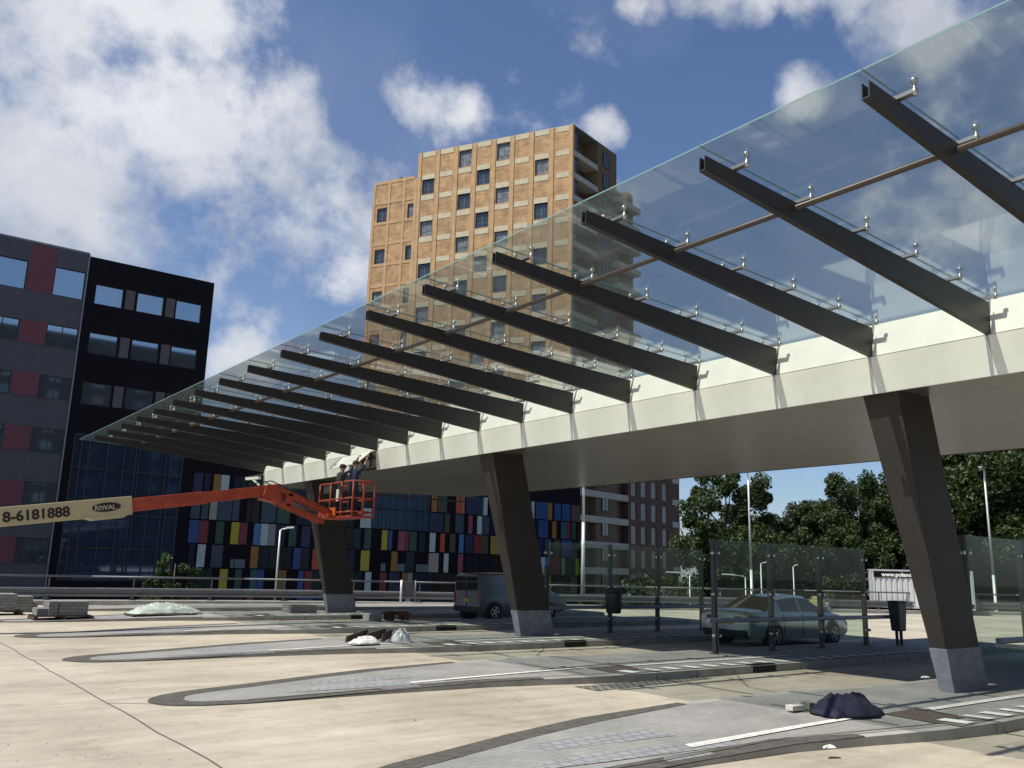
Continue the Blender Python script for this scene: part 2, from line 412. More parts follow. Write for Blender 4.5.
    kj.build('kerb_joints', M['joint'], isl)

dc = MB(); dc.add([(9.3,9.98,.006),(12.2,10.22,.006),(12.2,10.43,.006),(9.3,10.52,.006)], [(0,1,2,3)]); struct(dc.build('drain_channel', brick_mat('drain_grid', (.035,.034,.03), (.05,.048,.04), (.24,.23,.20), .16, .12, 'xy', .7, .2, .02)))
# joints and tar lines in the concrete of the road
jb = MB()
def joint(pts, w):
    for a, b in zip(pts, pts[1:]):
        d = Vector((b[0]-a[0], b[1]-a[1], 0)).normalized(); n = Vector((-d.y, d.x, 0))*w/2
        jb.add([Vector((*a, .004))-n, Vector((*b, .004))-n, Vector((*b, .004))+n, Vector((*a, .004))+n], [(0,1,2,3)])
pts = [(2.9+.012*math.sin(i*1.7)+.008*math.sin(i*4.1), -6+i*.75) for i in range(60)]
joint(pts, .02)
for k, u in enumerate(U0):
    joint([(2.9, u+1.2+.35), (3.4, u+1.2)], .02)
    joint([(11.6, u-2.5), (11.9, u-1.2), (13.0, u-.12)], .022)
struct(jb.build('road_joints', M['joint']))
# loose grit on the concrete
gr = MB(); rg = random.Random(11)
for i in range(900):
    v = rg.uniform(-2, 16); u = rg.uniform(4.0, 26)
    s_ = rg.uniform(.003, .011)*(1.7 if rg.random() < .05 else 1)
    zz = .003
    if any(a-.1 < u < a+3.2 for a in U0) and v > 3.2: continue
    a = rg.uniform(0, 3.1); p = [(v+math.cos(a+t)*s_*(.7+.5*rg.random()), u+math.sin(a+t)*s_*(.7+.5*rg.random()), zz) for t in (0, 1.6, 3.1, 4.7)]
    gr.add(p+[(v, u, zz+s_*.8)], [(0,1,4),(1,2,4),(2,3,4),(3,0,4)])
o = gr.build('grit', mat('grit_stone', (.16, .14, .115), .9, island=.6)); struct(o, 'stuff')

# ------------------------------------------------------------------ canopy
SP = 1.8; UB = 3.511
def ub(i): return UB+SP*(i-1)
canopy = empty('bus_station_canopy', (12.6, 17.5, 0), 'long bus station canopy with glass panes on dark beams, white edge and leaning brown columns', 'canopy')
I0, I1 = -5, 17
# beam: U channel tapering to the tip, modelled at u = 0 and copied
ZT = lambda v: 5.93+(5.667-5.93)*(v-6.408)/(12.55-6.408)
def beam_mesh():
    b = MB()
    T = 0.012; W = .078
    prof = [(6.408,5.93),(12.552,5.667),(12.512,5.192),(6.40,5.772)]
    for y0 in (0, W-T):
        a = [(v, y0, z) for v, z in prof]; c = [(v, y0+T, z) for v, z in prof]
        b.add(a+c, [(0,1,2,3),(7,6,5,4),(0,4,5,1),(1,5,6,2),(2,6,7,3),(3,7,4,0)])
    b.hexa([(6.40,T,5.772),(12.512,T,5.192),(12.512,W-T,5.192),(6.40,W-T,5.772)], [(6.40,T,5.787),(12.513,T,5.207),(12.513,W-T,5.207),(6.40,W-T,5.787)])
    return b
GZ = lambda v: 6.03+(5.775-6.03)*(v-6.376)/(12.80-6.376)      # underside of the glass
def clamp_mesh():
    b = MB()
    b.hexa([(-.032,-.14,.012),(.032,-.14,.012),(.032,.218,.012),(-.032,.218,.012)], [(-.032,-.14,.05),(.032,-.14,.05),(.032,.218,.05),(-.032,.218,.05)])
    for y in (-.14, .218):
        b.lathe((0,y,-.012), (0,0,1), [(.016,0),(.03,.012),(.03,.06),(.02,.07),(.014,.075),(.014,.135),(.036,.14),(.037,.16),(.022,.17)], 12)
    return b
bm0 = beam_mesh(); cm0 = clamp_mesh()
proto = None
fits_v = [6.9, 8.03, 9.16, 10.29, 11.42, 12.45]
org = origin(canopy)
for i in range(I0, I1+1):
    if proto is None:
        proto = bm0.build('roof_beam', M['beam'], loc=(0,0,0)); proto.parent = canopy
        proto.location = (-org.x, ub(i)-org.y, 0)
        first = None
        for v in fits_v:
            if first is None:
                first = cm0.build('glass_clamp', M['steel'], loc=(0,0,0)); first.parent = proto; c = first
            else:
                c = first.copy(); col.objects.link(c); c.parent = proto
            c.location = (v, 0, ZT(v)+.005)
    else: copy_tree(proto, canopy, (-org.x, ub(i)-org.y, 0))
# glass panes
pane = None
for i in range(I0-1, I1+1):
    ua = ub(i)+.045; uz = ub(i+1)+.033
    if i == I1: uz = 34.79
    g = MB(); t = .016
    bot = [(6.376,ua,GZ(6.376)),(12.80,ua,GZ(12.80)),(12.80,uz,GZ(12.80)),(6.376,uz,GZ(6.376))]
    if i in (I0-1, I0, I1) or pane is None:
        g.hexa(bot, [(x, y, z+t) for x, y, z in bot])
        g.m = [0,0,1,1,1,1]
        p = g.build('glass_pane', [M['glass'], M['glassedge']], loc=(0, ua, 0)); p.parent = canopy; p.location = (-org.x, ua-org.y, 0)
        if i not in (I0-1, I0, I1): pane = p
    else:
        p = pane.copy(); col.objects.link(p); p.location = (-org.x, ua-org.y, 0)
MB().tube((7.95,-9.5,5.80),(7.95,32.4,5.80),.034).build('tie_rod', M['rod'], canopy)
# roof body and soffit
SL = .03; VB = 22.3
zs = lambda v: 4.633+SL*(v-12.58)
UA, UZ = -16.0, 32.62
sof = MB()
for a, b_ in ((-16.0, 0.0), (0.0, 15.0), (15.0, 32.62)):
    q = [(12.60,a),(VB,a),(VB,b_),(12.60,b_)]
    sof.hexa([(x, y, zs(x)) for x, y in q], [(x, y, zs(x)+.03) for x, y in q])
sof.build('soffit', M['soffit'], canopy)
rf = MB()
q = [(12.78,UA),(VB-.03,UA),(VB-.03,UZ-.02),(12.78,UZ-.02)]
rf.hexa([(x, y, zs(x)+.034) for x, y in q], [(x, y, 5.76 if x < 14 else 5.5) for x, y in q])
rf.build('roof_slab', M['roof'], canopy)
be = MB(); be.hexa([(VB,UA,zs(VB)-.01),(VB+.05,UA,zs(VB)-.01),(VB+.05,UZ,zs(VB)-.01),(VB,UZ,zs(VB)-.01)], [(VB,UA,5.52),(VB+.05,UA,5.52),(VB+.05,UZ,5.52),(VB,UZ,5.52)])
be.build('rear_edge_trim', M['column'], canopy)
# fascia panels bay by bay: a lower and an upper panel each, the lower one of one bay is off
fl = fu = sp = None
def fcopy(src, u):
    o = src.copy(); col.objects.link(o); o.location = (-org.x, u-org.y, 0); return o
for i in range(I0-1, I1):
    u = ub(i)+.084; w = SP-.05
    if fu is None:
        b = MB(); b.hexa([(12.515,0,5.193),(12.545,0,5.193),(12.545,w,5.193),(12.515,w,5.193)], [(12.70,0,5.752),(12.73,0,5.74),(12.73,w,5.74),(12.70,w,5.752)])
        fu = b.build('upper_fascia_panel', M['fascia'], loc=(0,0,0), bevel=.004); fu.parent = canopy; fu.location = (-org.x, u-org.y, 0)
        b = MB(); b.hexa([(12.585,0,4.60),(12.615,0,4.60),(12.615,w,4.60),(12.585,w,4.60)], [(12.515,0,5.183),(12.545,0,5.183),(12.545,w,5.183),(12.515,w,5.183)])
        fl = b.build('lower_fascia_panel', M['fascia'], loc=(0,0,0), bevel=.004); fl.parent = canopy; fl.location = (-org.x, u-org.y, 0)
        b = MB(); b.hexa([(12.592,-.046,4.602),(12.62,-.046,4.602),(12.62,-.004,4.602),(12.592,-.004,4.602)], [(12.522,-.046,5.185),(12.55,-.046,5.185),(12.55,-.004,5.185),(12.522,-.004,5.185)])
        sp = b.build('seam_plate', M['seam'], loc=(0,0,0)); sp.parent = canopy; sp.location = (-org.x, u-org.y, 0)
    else:
        fcopy(fu, u)
        if i != 12: fcopy(fl, u)
        fcopy(sp, u)
# open bay: sub frame behind the missing panel; unfinished end bay
sf = MB()
ua = ub(12)+.08
for z in (4.70, 5.0): sf.box((12.66, ua, z), (12.76, ua+1.74, z+.06))
for k in range(4): sf.box((12.66, ua+.02+k*.55, 4.64), (12.72, ua+.08+k*.55, 5.18))
for z in (4.66, 5.1, 5.5): sf.box((12.7, UZ, z), (VB-.1, UZ+.08, z+.06))
for k in range(8): sf.box((12.75+k*1.3, UZ+.08, 4.66), (12.82+k*1.3, UZ+.14, 5.56))
sf.box((12.62, UZ, 5.1), (12.72, 34.6, 5.16)); sf.box((12.62, UZ, 5.52), (12.72, 34.6, 5.58))
sf.build('open_sub_frame', M['frame'], canopy)
eb = MB(); eb.bar((12.5,UZ+.02,4.98),(12.45,UZ+1.25,5.02),.12,.1); eb.bar((12.5,UZ+.02,4.7),(12.45,UZ+.6,4.96),.06,.06); eb.build('end_bracket', M['fascia'], canopy)
# columns
for (bv, bu, tu) in ((13.31,6.63,6.86),(13.65,17.42,17.60),(13.60,28.10,28.40)):
    tv = 12.74
    z0 = .128
    bot = Vector((bv, bu, z0)); ztp = zs(13.2)
    B4 = [(bv,bu,z0),(bv+1.06,bu,z0),(bv+1.06,bu+.19,z0),(bv,bu+.19,z0)]
    T4 = [(tv,tu,zs(tv)+.01),(tv+.97,tu,zs(tv+.97)+.01),(tv+.97,tu+.60,zs(tv+.97)+.01),(tv,tu+.60,zs(tv)+.01)]
    c = MB().hexa(B4, T4).build('column', M['column'], canopy, bevel=.02)
    f = .6/4.5; g = .012
    A4 = [Vector(b) for b in B4]; C4 = [Vector(b).lerp(Vector(t), f*1.04) for b, t in zip(B4, T4)]
    gro = [(-g,-g,0),(g,-g,0),(g,g,0),(-g,g,0)]
    wq = MB(); wq.hexa([a+Vector(d)+Vector((0,0,-.02)) for a, d in zip(A4, gro)], [a+Vector(d) for a, d in zip(C4, gro)]); wq.build('protective_wrap', M['wrap'], c, bevel=.008)

tag_ = None
# loose fascia panel held up by the two fitters
b = MB(); b.obox((12.30,23.42,4.86),(.10,1.72,.34),(.02,.0,-.02),(-.17,-.02,-.30)); p = b.build('fascia_panel', M['fascia'], bevel=.004)
b = MB(); A_ = Vector((12.47, 23.33, 5.19)); ax = Vector((-.22, 1.75, -.22)); az = Vector((.0,-.10,-.56)); 
bpy.data.objects.remove(p)
b.obox((12.36,23.40,5.16), (-.12,1.72,-.06), (.02,0,-.012), (-.42,.05,-.40)); p = b.build('fascia_panel', M['fascia'], bevel=.004)
tag(p, 'loose white fascia panel hanging tilted above the lift basket at the open bay', 'panel')

# ------------------------------------------------------------------ glass screens on the platforms
def screen(u, label, posts=(14.8,16.72,18.62,20.5), short=False, rs=None):
    e = empty('glass_screen', (17.6, u, .13), label, 'glass screen', 'glass wind screens on the platforms')
    for v in posts:
        b = MB(); b.box((v-.045,u-.05,.128),(v+.045,u+.05,2.49 if not short or v > posts[0] else 1.86)); b.box((v-.1,u-.1,.13),(v+.1,u+.1,.15))
        pp = b.build('post', M['post'], e, bevel=.006)
        for z in (.5, 1.35, 2.2):
            for d in (-.10, .10):
                k = MB(); k.lathe((v+d, u-.075, z), (0,1,0), [(.03,0),(.034,.01),(.034,.05),(.03,.06)], 10); k.build('glass_clamp', M['steel'], pp)
    for a, b_ in zip(posts, posts[1:]):
        g = MB(); g.box((a+.02, u-.066, .30), (b_-.02, u-.054, 2.48)); g.m = [1,1,0,1,0,1]; g.build('glass_pane', [M['sglass'], M['glassedge']], e)
    b = MB(); b.bar((rs or posts[0]-.45, u-.20, .82), (posts[-1]+.9, u-.20, .82), .09, .09)
    for v in posts[1 if rs else 0:]: b.bar((v, u-.16, .80), (v, u-.05, .80), .05, .05)
    b.build('lean_rail', M['leanbar'], e, bevel=.02)
screen(6.9, 'tall glass wind screen on the nearest platform, right of the big leaning column', posts=(14.5,16.55,18.45,20.3), rs=15.0)
screen(12.3, 'tall glass wind screen in front of the parked silver car')
screen(17.7, 'tall glass wind screen with a round bin, right of the middle column', posts=(14.67,16.93,18.8,20.7), short=True)

# ------------------------------------------------------------------ guard rail along the deck edge
gr_ = empty('guard_rail', (20, 36, 0), 'long grey steel guard rail with a round top pipe along the far road edge', 'guard rail')
cm = offset_curve(-.42)
def resample(pts, step):
    out = []; acc = 0
    for a, b in zip(pts, pts[1:]):
        L_ = math.hypot(b[0]-a[0], b[1]-a[1]); t = acc
        while t < L_: out.append((a[0]+(b[0]-a[0])*t/L_, a[1]+(b[1]-a[1])*t/L_, math.atan2(b[1]-a[1], b[0]-a[0]))); t += step
        acc = t-L_
    return out
sel = [p for p in cm if -25 < p[0] < 85]
sel = [(-24, sel[0][1])]+sel
b = MB(); b.path([(x, y, 1.06) for x, y in sel], .038); b.build('top_pipe', M['galvd'], gr_)
b = MB()
for a, c in zip(sel, sel[1:]):
    d = Vector((c[0]-a[0], c[1]-a[1], 0)).normalized(); n = Vector((d.y, -d.x, 0))
    prof = [(.0,.30),(.07,.33),(.085,.38),(.03,.44),(.03,.50),(.085,.56),(.07,.61),(.0,.64)]
    A2 = [Vector((a[0], a[1], z))+n*(x+.07) for x, z in prof]; B2 = [Vector((c[0], c[1], z))+n*(x+.07) for x, z in prof]
    m_ = len(prof); b.add(A2+B2, [(i, i+1, m_+i+1, m_+i) for i in range(m_-1)])
    A3 = [v-n*.012 for v in A2]; B3 = [v-n*.012 for v in B2]; b.add(A3+B3, [(i, m_+i, m_+i+1, i+1) for i in range(m_-1)])
b.build('barrier_beam', M['galv'], gr_)
for x, y, a in resample(sel, 3.05):
    b = MB(); b.box((x-.05,y-.04,.15),(x+.05,y+.04,.66)); b.box((x-.025,y-.025,.66),(x+.025,y+.025,1.05)); b.box((x-.13,y-.13,.16),(x+.13,y+.13,.19)); b.build('post', M['galvd'], gr_)

# ------------------------------------------------------------------ lamps
def mast(v, u, z0, h, label):
    e = empty('lamp_mast', (v, u, z0), label, 'lamp post', 'tall pale lamp masts')
    b = MB(); b.tube((v,u,z0),(v,u,z0+h*.5),.115,.085,14); b.tube((v,u,z0+h*.5),(v,u,z0+h),.075,.05,14); b.build('pole', M['mast'], e)
    b = MB(); b.box((v-.16,u-.16,z0),(v+.16,u+.16,z0+.5)); b.build('base_box', M['black'], e)
    b = MB(); b.hexa([(v-.55,u-.12,z0+h-.02),(v+.15,u-.12,z0+h-.02),(v+.15,u+.12,z0+h-.02),(v-.55,u+.12,z0+h-.02)], [(v-.45,u-.1,z0+h+.1),(v+.12,u-.1,z0+h+.1),(v+.12,u+.1,z0+h+.1),(v-.45,u+.1,z0+h+.1)]); b.build('lamp_head', M['galv'], e, bevel=.02)
mast(46.1, 35.3, -4.5, 13.2, 'tall pale lamp mast behind the parked silver car')
mast(30.7, 34.1, -.2, 8.9, 'tall pale lamp mast between the patchwork facade and the brick apartments')
mast(57.0, 25.4, -4.5, 13.3, 'tall pale lamp mast right of the nearest leaning column')
def lamp(v, u, z0, ztp, arm, label):
    e = empty('street_lamp', (v, u, z0), label, 'street lamp', 'small arm street lamps')
    av, au = arm
    b = MB(); b.tube((v,u,z0),(v,u,ztp),.05,.036,10); b.path([(v,u,ztp-.02),(v+av*.2,u+au*.2,ztp+.06),(v+av*.7,u+au*.7,ztp+.10)], .035, 8); b.build('pole', M['mast'], e)
    d = Vector((av, au, 0)); n = Vector((-au, av, 0)).normalized()*.09
    p0 = Vector((v,u,ztp+.08))+d*.55; p1 = Vector((v,u,ztp+.11))+d*1.25
    b = MB(); b.hexa([p0-n, p1-n*.8, p1+n*.8, p0+n], [p0-n*.7+Vector((0,0,.09)), p1-n*.5+Vector((0,0,.07)), p1+n*.5+Vector((0,0,.07)), p0+n*.7+Vector((0,0,.09))]); b.build('lamp_head', M['mast'], e, bevel=.012)
lamp(15.5, 37.45, .1, 3.2, (.42,-.2), 'small pale street lamp left of the far column, in front of the patchwork facade')
lamp(46.1, 40.4, -4.5, 1.70, (-1.1,.7), 'small street lamp with its arm to the left beside the brick apartments')
lamp(49.1, 38.1, -4.5, 1.65, (-1.1,.7), 'small street lamp just left of the mast behind the car')
lamp(49.9, 37.4, -4.5, 2.55, (.5,-.35), 'small street lamp just right of the mast behind the car')
lamp(51.7, 36.1, -4.5, 2.40, (.22,-.15), 'thin far street lamp above the roof of the silver car, rightmost of the small lamps')

# ------------------------------------------------------------------ buildings
def wallgrid(mb, o, d, nrm, t0, t1, z0, z1, holes, depth=.22, mi=0):
    o = Vector(o); d = Vector(d); nrm = Vector(nrm)
    ts = sorted(set([t0, t1]+[h[k] for h in holes for k in (0, 1)])); zs_ = sorted(set([z0, z1]+[h[k] for h in holes for k in (2, 3)]))
    ts = [t for t in ts if t0 <= t <= t1]; zs_ = [z for z in zs_ if z0 <= z <= z1]
    P = lambda t, z, dn=0: o+d*t+nrm*dn+Vector((0,0,z))
    for a, b in zip(ts, ts[1:]):
        for c, e in zip(zs_, zs_[1:]):
            tm, zm = (a+b)/2, (c+e)/2
            if any(h[0] < tm < h[1] and h[2] < zm < h[3] for h in holes): continue
            mb.add([P(a,c),P(b,c),P(b,e),P(a,e)], [(0,1,2,3)], mi)
    for a, b, c, e in holes:
        q = [P(a,c),P(b,c),P(b,e),P(a,e)]; r = [v-nrm*depth for v in q]
        mb.add(q+r, [(0,4,5,1),(1,5,6,2),(2,6,7,3),(3,7,4,0)], mi)
def window(parent, o, d, nrm, t0, t1, z0, z1, fm, pm, depth=.18, fw=.07, split=1, transom=None, name='window', blind=None):
    o = Vector(o); d = Vector(d); nrm = Vector(nrm); up = Vector((0,0,1))
    b = MB()
    def bx(a, e, c, f, dn=.06): b.obox(o+d*a+up*c-nrm*(depth), d*(e-a), nrm*dn, up*(f-c))
    bx(t0, t0+fw, z0, z1); bx(t1-fw, t1, z0, z1); bx(t0+fw, t1-fw, z0, z0+fw); bx(t0+fw, t1-fw, z1-fw, z1)
    for k in range(1, split):
        t = t0+(t1-t0)*k/split; bx(t-fw*.45, t+fw*.45, z0+fw, z1-fw, .055)
    if transom: bx(t0+fw, t1-fw, transom-.03, transom+.03, .05)
    f = b.build(name, fm, parent)
    p = MB(); p.obox(o+d*(t0+.02)+up*(z0+.02)-nrm*(depth-.012), d*(t1-t0-.04), nrm*.012, up*(z1-z0-.04)); p.build('pane', pm, f)
    return f
M['bpane'] = mat('office_window_glass', (.46, .55, .60), .03, .92, spec=.5)
M['tpane'] = mat('flat_window_glass', (.03, .045, .06), .05, 0, spec=1., var=.5, vscale=.4)
M['cpane'] = mat('curtained_flat_window', (.17,.19,.20), .25, 0, spec=.8, var=.6, vscale=1.6)
M['tframe'] = mat('flat_window_frame', (.13,.13,.135), .5)
M['wframe'] = mat('anthracite_window_frame', (.035, .037, .042), .5)
M['wgrey'] = mat('light_window_frame', (.30, .31, .32), .5)
M['gclad'] = brick_mat('grey_corrugated_cladding', (.085, .085, .10), (.09, .09, .105), (.055, .055, .065), 30, .12, 'xz', .45, .1, .02)
M['rclad'] = mat('dark_red_cladding', (.155, .045, .06), .5, var=.08, vscale=.5)
M['bclad'] = mat('black_cladding', (.010, .008, .011), .6, var=.2, vscale=.4, spec=.12)
M['pier'] = mat('taupe_pier', (.10, .088, .09), .6, var=.1)
M['cap'] = mat('zinc_cap', (.28, .30, .32), .4, .5)
UF = 62.0; ZB = -4.5
off = empty('office_building', (8, UF, ZB), 'tall grey, dark red and black clad office building at the left edge', 'building')
D = (1,0,0); NR = (0,-1,0)
rows = [(20.7,18.74),(16.76,15.3),(13.33,11.83),(9.87,8.34),(6.44,4.9),(2.93,1.4),(-.5,-2.0)]
gh = []; bh = []
wins = []
for k in range(-3, 1):
    base = 8.55+3.47*k
    for zt, zb in rows: gh.append((base, base+1.88, zb, zt))
for zt, zb in rows:
    if zt < 12: 
        continue
    for a in (11.12, 13.83, 16.48): bh.append((a, a+1.82, zb-.08, zt-.62 if zt > 20 else zt-.08))
bh += [(11.12,12.94,8.3,9.75),(13.83,15.65,8.3,9.75)]
bh = [h for h in bh if h[2] > 11]
cw = (11.08,18.1,.35,9.75)
w = MB(); wallgrid(w, (0,UF,0), D, NR, -12, 10.5, ZB, 22.0, gh); w.box((-12,UF+.001+.3,ZB),(10.5,UF+25,21.98)); w.build('grey_cladding_wall', M['gclad'], off)
w = MB(); wallgrid(w, (0,UF,0), D, NR, 10.5, 19.03, ZB, 21.9, bh+[cw]); w.box((10.5,UF+.3,ZB),(19.03,UF+25,21.88)); w.add([(19.03,UF,ZB),(19.03,UF+.3,ZB),(19.03,UF+.3,21.9),(19.03,UF,21.9)], [(0,1,2,3)]); w.add([(10.5,UF,21.9),(19.03,UF,21.9),(19.03,UF+.4,21.9),(10.5,UF+.4,21.9)], [(0,1,2,3)]); w.build('black_cladding_wall', M['bclad'], off)
for k in range(-3, 1):
    base = 8.55+3.47*k
    for j, (zt, zb) in enumerate(rows):
        p = MB(); p.box((base-1.53, UF-.03, zb), (base-.02, UF-.002, zt if j else 21.9)); p.build('red_panel', M['rclad'], off)
for h in gh: window(off, (0,UF,0), D, NR, *h, M['wframe'], M['bpane'], .14, .06, 2 if h[3] < 19 else 1)
for h in bh:
    window(off, (0,UF,0), D, NR, *h, M['wframe'], M['bpane'], .14, .06, 1)
for h in bh:
    if h[0] < 16: p = MB(); p.box((h[1]+.14, UF-.03, h[2]+.02), (h[1]+.74, UF-.002, h[3]-.02)); p.build('taupe_panel', M['pier'], off)
p = MB(); p.box((10.46,UF-.09,ZB),(10.54,UF-.003,22.0)); p.build('corner_trim', M['cap'], off)
p = MB(); p.box((-12,UF-.06,22.0),(10.5,UF+.5,22.12)); p.build('roof_trim', M['cap'], off)
for zt, zb in rows[1:]:
    p = MB(); p.box((-12,UF-.05,zb-.09),(10.46,UF-.032,zb-.03)); p.build('sill_trim', M['gclad'], off)
cwf = MB()
cuts = [11.08,11.55,12.05,13.2,14.25,15.0,15.2,16.1,17.0,17.3,18.1]
for a in cuts: cwf.box((a-.035,UF-.02,.35),(a+.035,UF+.16,9.75))
for z in (.35,2.4,4.6,7.52,9.70): cwf.box((11.08,UF-.01,z),(18.1,UF+.15,z+.07))
cf = cwf.build('curtain_wall_frame', M['wframe'], off)
p = MB(); p.box((11.08,UF+.1,.35),(18.1,UF+.115,9.75)); p.build('pane', mat('blue_tinted_curtain_glass', (.13,.19,.32), .04, .85), cf)

# patchwork facade
PB = empty('patchwork_building', (37, UF, ZB), 'low dark building with a patchwork facade of coloured panels behind the canopy', 'building')
PC = dict(db=(.012,.016,.06), **{'or': (.30,.13,.022)}, wh=(.42,.50,.50), sl=(.035,.055,.085), be=(.32,.29,.24), gr=(.022,.065,.045), bl=(.022,.06,.20), re=(.17,.018,.028),
          ye=(.42,.34,.025), lb=(.06,.17,.36), gy=(.24,.245,.25), rd=(.40,.075,.025), gl=(.10,.14,.16), te=(.025,.10,.12), ob=(.22,.11,.03), pk=(.24,.06,.085), ol=(.05,.052,.028),
          sa=(.36,.12,.085), br=(.10,.05,.045), cr=(.20,.01,.05), pg=(.16,.25,.17), yo=(.27,.24,.05), yg=(.28,.30,.03))
PM = {k: mat('panel_colour_'+n, tuple(.98*q for q in c), .38, 0, var=.06, vscale=.6) for (k, c), n in zip(PC.items(), 'navy orange white slate beige green blue red yellow sky_blue grey vermilion glazing teal ochre pink olive salmon brown crimson pale_green mustard lime'.split())}
PANELS = [(4,'db',18.95,19.61),(4,'or',20.35,20.89),(4,'wh',20.89,21.5),(3,'sl',18.96,19.61),(3,'sl',19.69,20.19),(3,'be',20.27,20.82),(3,'sl',20.85,21.87),(3,'sl',21.9,22.42),(3,'sl',24.05,25.19),(3,'gr',25.26,26.29),(2,'bl',18.96,19.69),(2,'re',19.69,20.31),(2,'gr',20.84,21.43),(2,'ye',21.94,22.54),(2,'re',22.54,23.14),(2,'lb',23.61,24.14),(2,'wh',24.14,24.73),(2,'gy',24.73,25.27),(2,'gr',26.31,26.92),(2,'db',27.3,28.06),(1,'wh',19.7,20.27),(1,'or',23.52,24.12),(1,'bl',26.79,27.38),(1,'rd',28.32,28.9),(1,'sl',20.68,21.51),(1,'gl',22.1,22.35),(1,'gl',22.39,23.18),(0,'ye',21.41,22.0),(0,'gr',22.5,23.02),(0,'te',23.62,24.14),(0,'bl',24.14,24.67),(0,'ob',25.74,26.37),(0,'bl',27.29,27.76),(0,'re',27.81,28.41),(-1,'pk',23.51,24.02),(-1,'bl',27.33,28.73),(4,'or',38.67,39.25),(4,'ol',39.3,40.24),(4,'rd',41.15,41.68),(4,'sa',41.68,42.04),(4,'db',42.16,43.77),(4,'gr',43.77,44.03),(4,'wh',44.03,44.46),(4,'wh',49.41,49.74),(4,'bl',49.9,51.35),(4,'or',51.35,51.86),(4,'bl',52.14,52.92),(4,'bl',53.06,54.08),(4,'br',54.23,55.26),(3,'wh',32.16,33.12),(3,'db',38.57,39.97),(3,'ol',40.08,40.56),(3,'sl',41.15,42.0),(3,'pk',42.48,42.93),(3,'wh',43.42,43.92),(3,'sl',43.97,44.72),(3,'bl',50.22,51.39),(3,'or',51.89,52.4),(3,'te',52.95,53.67),(3,'cr',53.67,54.1),(3,'gr',54.25,54.78),(2,'gr',32.58,33.2),(2,'ye',34.15,34.68),(2,'bl',34.74,35.11),(2,'pk',35.65,36.3),(2,'re',36.3,36.64),(2,'gr',36.7,37.41),(2,'wh',38.66,39.23),(2,'rd',39.7,40.16),(2,'ol',40.63,41.23),(2,'lb',41.59,42.07),(2,'db',42.19,43.04),(2,'re',43.12,43.91),(2,'ol',43.91,44.66),(2,'yo',44.91,46.06),(2,'db',50.18,50.87),(2,'sl',51.0,51.76),(2,'ol',52.12,52.83),(2,'bl',53.06,54.27),(1,'ye',32.39,33.17),(1,'or',35.11,35.69),(1,'be',38.64,39.62),(1,'wh',40.13,40.6),(1,'pk',41.55,42.07),(1,'gl',34.21,34.64),(1,'gl',35.71,36.41),(1,'gl',37.47,38.64),(1,'wh',50.63,51.1),(1,'lb',51.1,51.51),(1,'re',51.68,52.86),(1,'pg',53.09,53.52),(1,'yg',54.82,55.23),(0,'wh',32.87,33.42),(0,'db',34.99,35.96),(0,'ob',36.17,36.72),(0,'gy',36.72,37.16),(0,'re',34.15,34.78),(0,'yo',51.41,51.83),(0,'br',54.18,55.05),(-1,'wh',36.6,37.08)]
ZR = lambda r: 1.31+1.65*(r-1)
for r, c, a, b_ in PANELS:
    p = MB(); z0 = ZR(r)+.05; z1 = ZR(r+1)-.05
    if c == 'gl': z1 = z0+.6
    p.box((a+.015, UF-.09, z0), (b_-.015, UF-.03, z1)); p.build('coloured_panel', PM[c], PB)
bw = MB(); bw.box((19.05,UF,ZB),(55.4,UF+18,9.5)); bw.build('wall', M['bclad'], PB)
dk = MB(); rp = random.Random(5)
occ = {}
for r, c, a, b_ in PANELS: occ.setdefault(r, []).append((a, b_))
for r in range(-2, 5):
    t = 19.1
    while t < 55.2:
        wd = rp.choice((.45,.55,.62,.62,.8))
        inside = [q for q in occ.get(r, []) if q[0]-.3 < t+wd/2 < q[1]+.3]
        if not inside and not (33.1 < t+wd/2 < 38.55 and r >= 3):
            dk.box((t+.02, UF-.045, ZR(r)+.04), (min(t+wd, 55.3)-.02, UF-.001, ZR(r+1)-.04), rp.choice((0,0,1,1,2,3,4,5)))
        t += wd
dcol = [(.012,.016,.03),(.016,.014,.016),(.02,.03,.045),(.012,.03,.026),(.03,.018,.016),(.02,.018,.04)]
o = dk.build('dark_panels', [mat('dark_panel_'+n, c, .3, 0, spec=.22) for c, n in zip(dcol, 'ink black slate bottle_green umber violet'.split())], PB); struct(o, 'stuff')
gz = MB(); t = 33.14
while t < 38.5:
    wd = rp.choice((.32,.45,.6)); gz.box((t+.02,UF-.07,ZR(3)+.05),(min(t+wd,38.53)-.02,UF-.002,ZR(4)-.04)); gz.box((t+.02,UF-.07,ZR(4)+.02),(min(t+wd,38.53)-.02,UF-.002,ZR(5)-.04)); t += wd
gz.build('blue_glazing_band', mat('blue_glazing', (.018,.042,.085), .2, 0, var=.35, vscale=.7, spec=.25), PB)

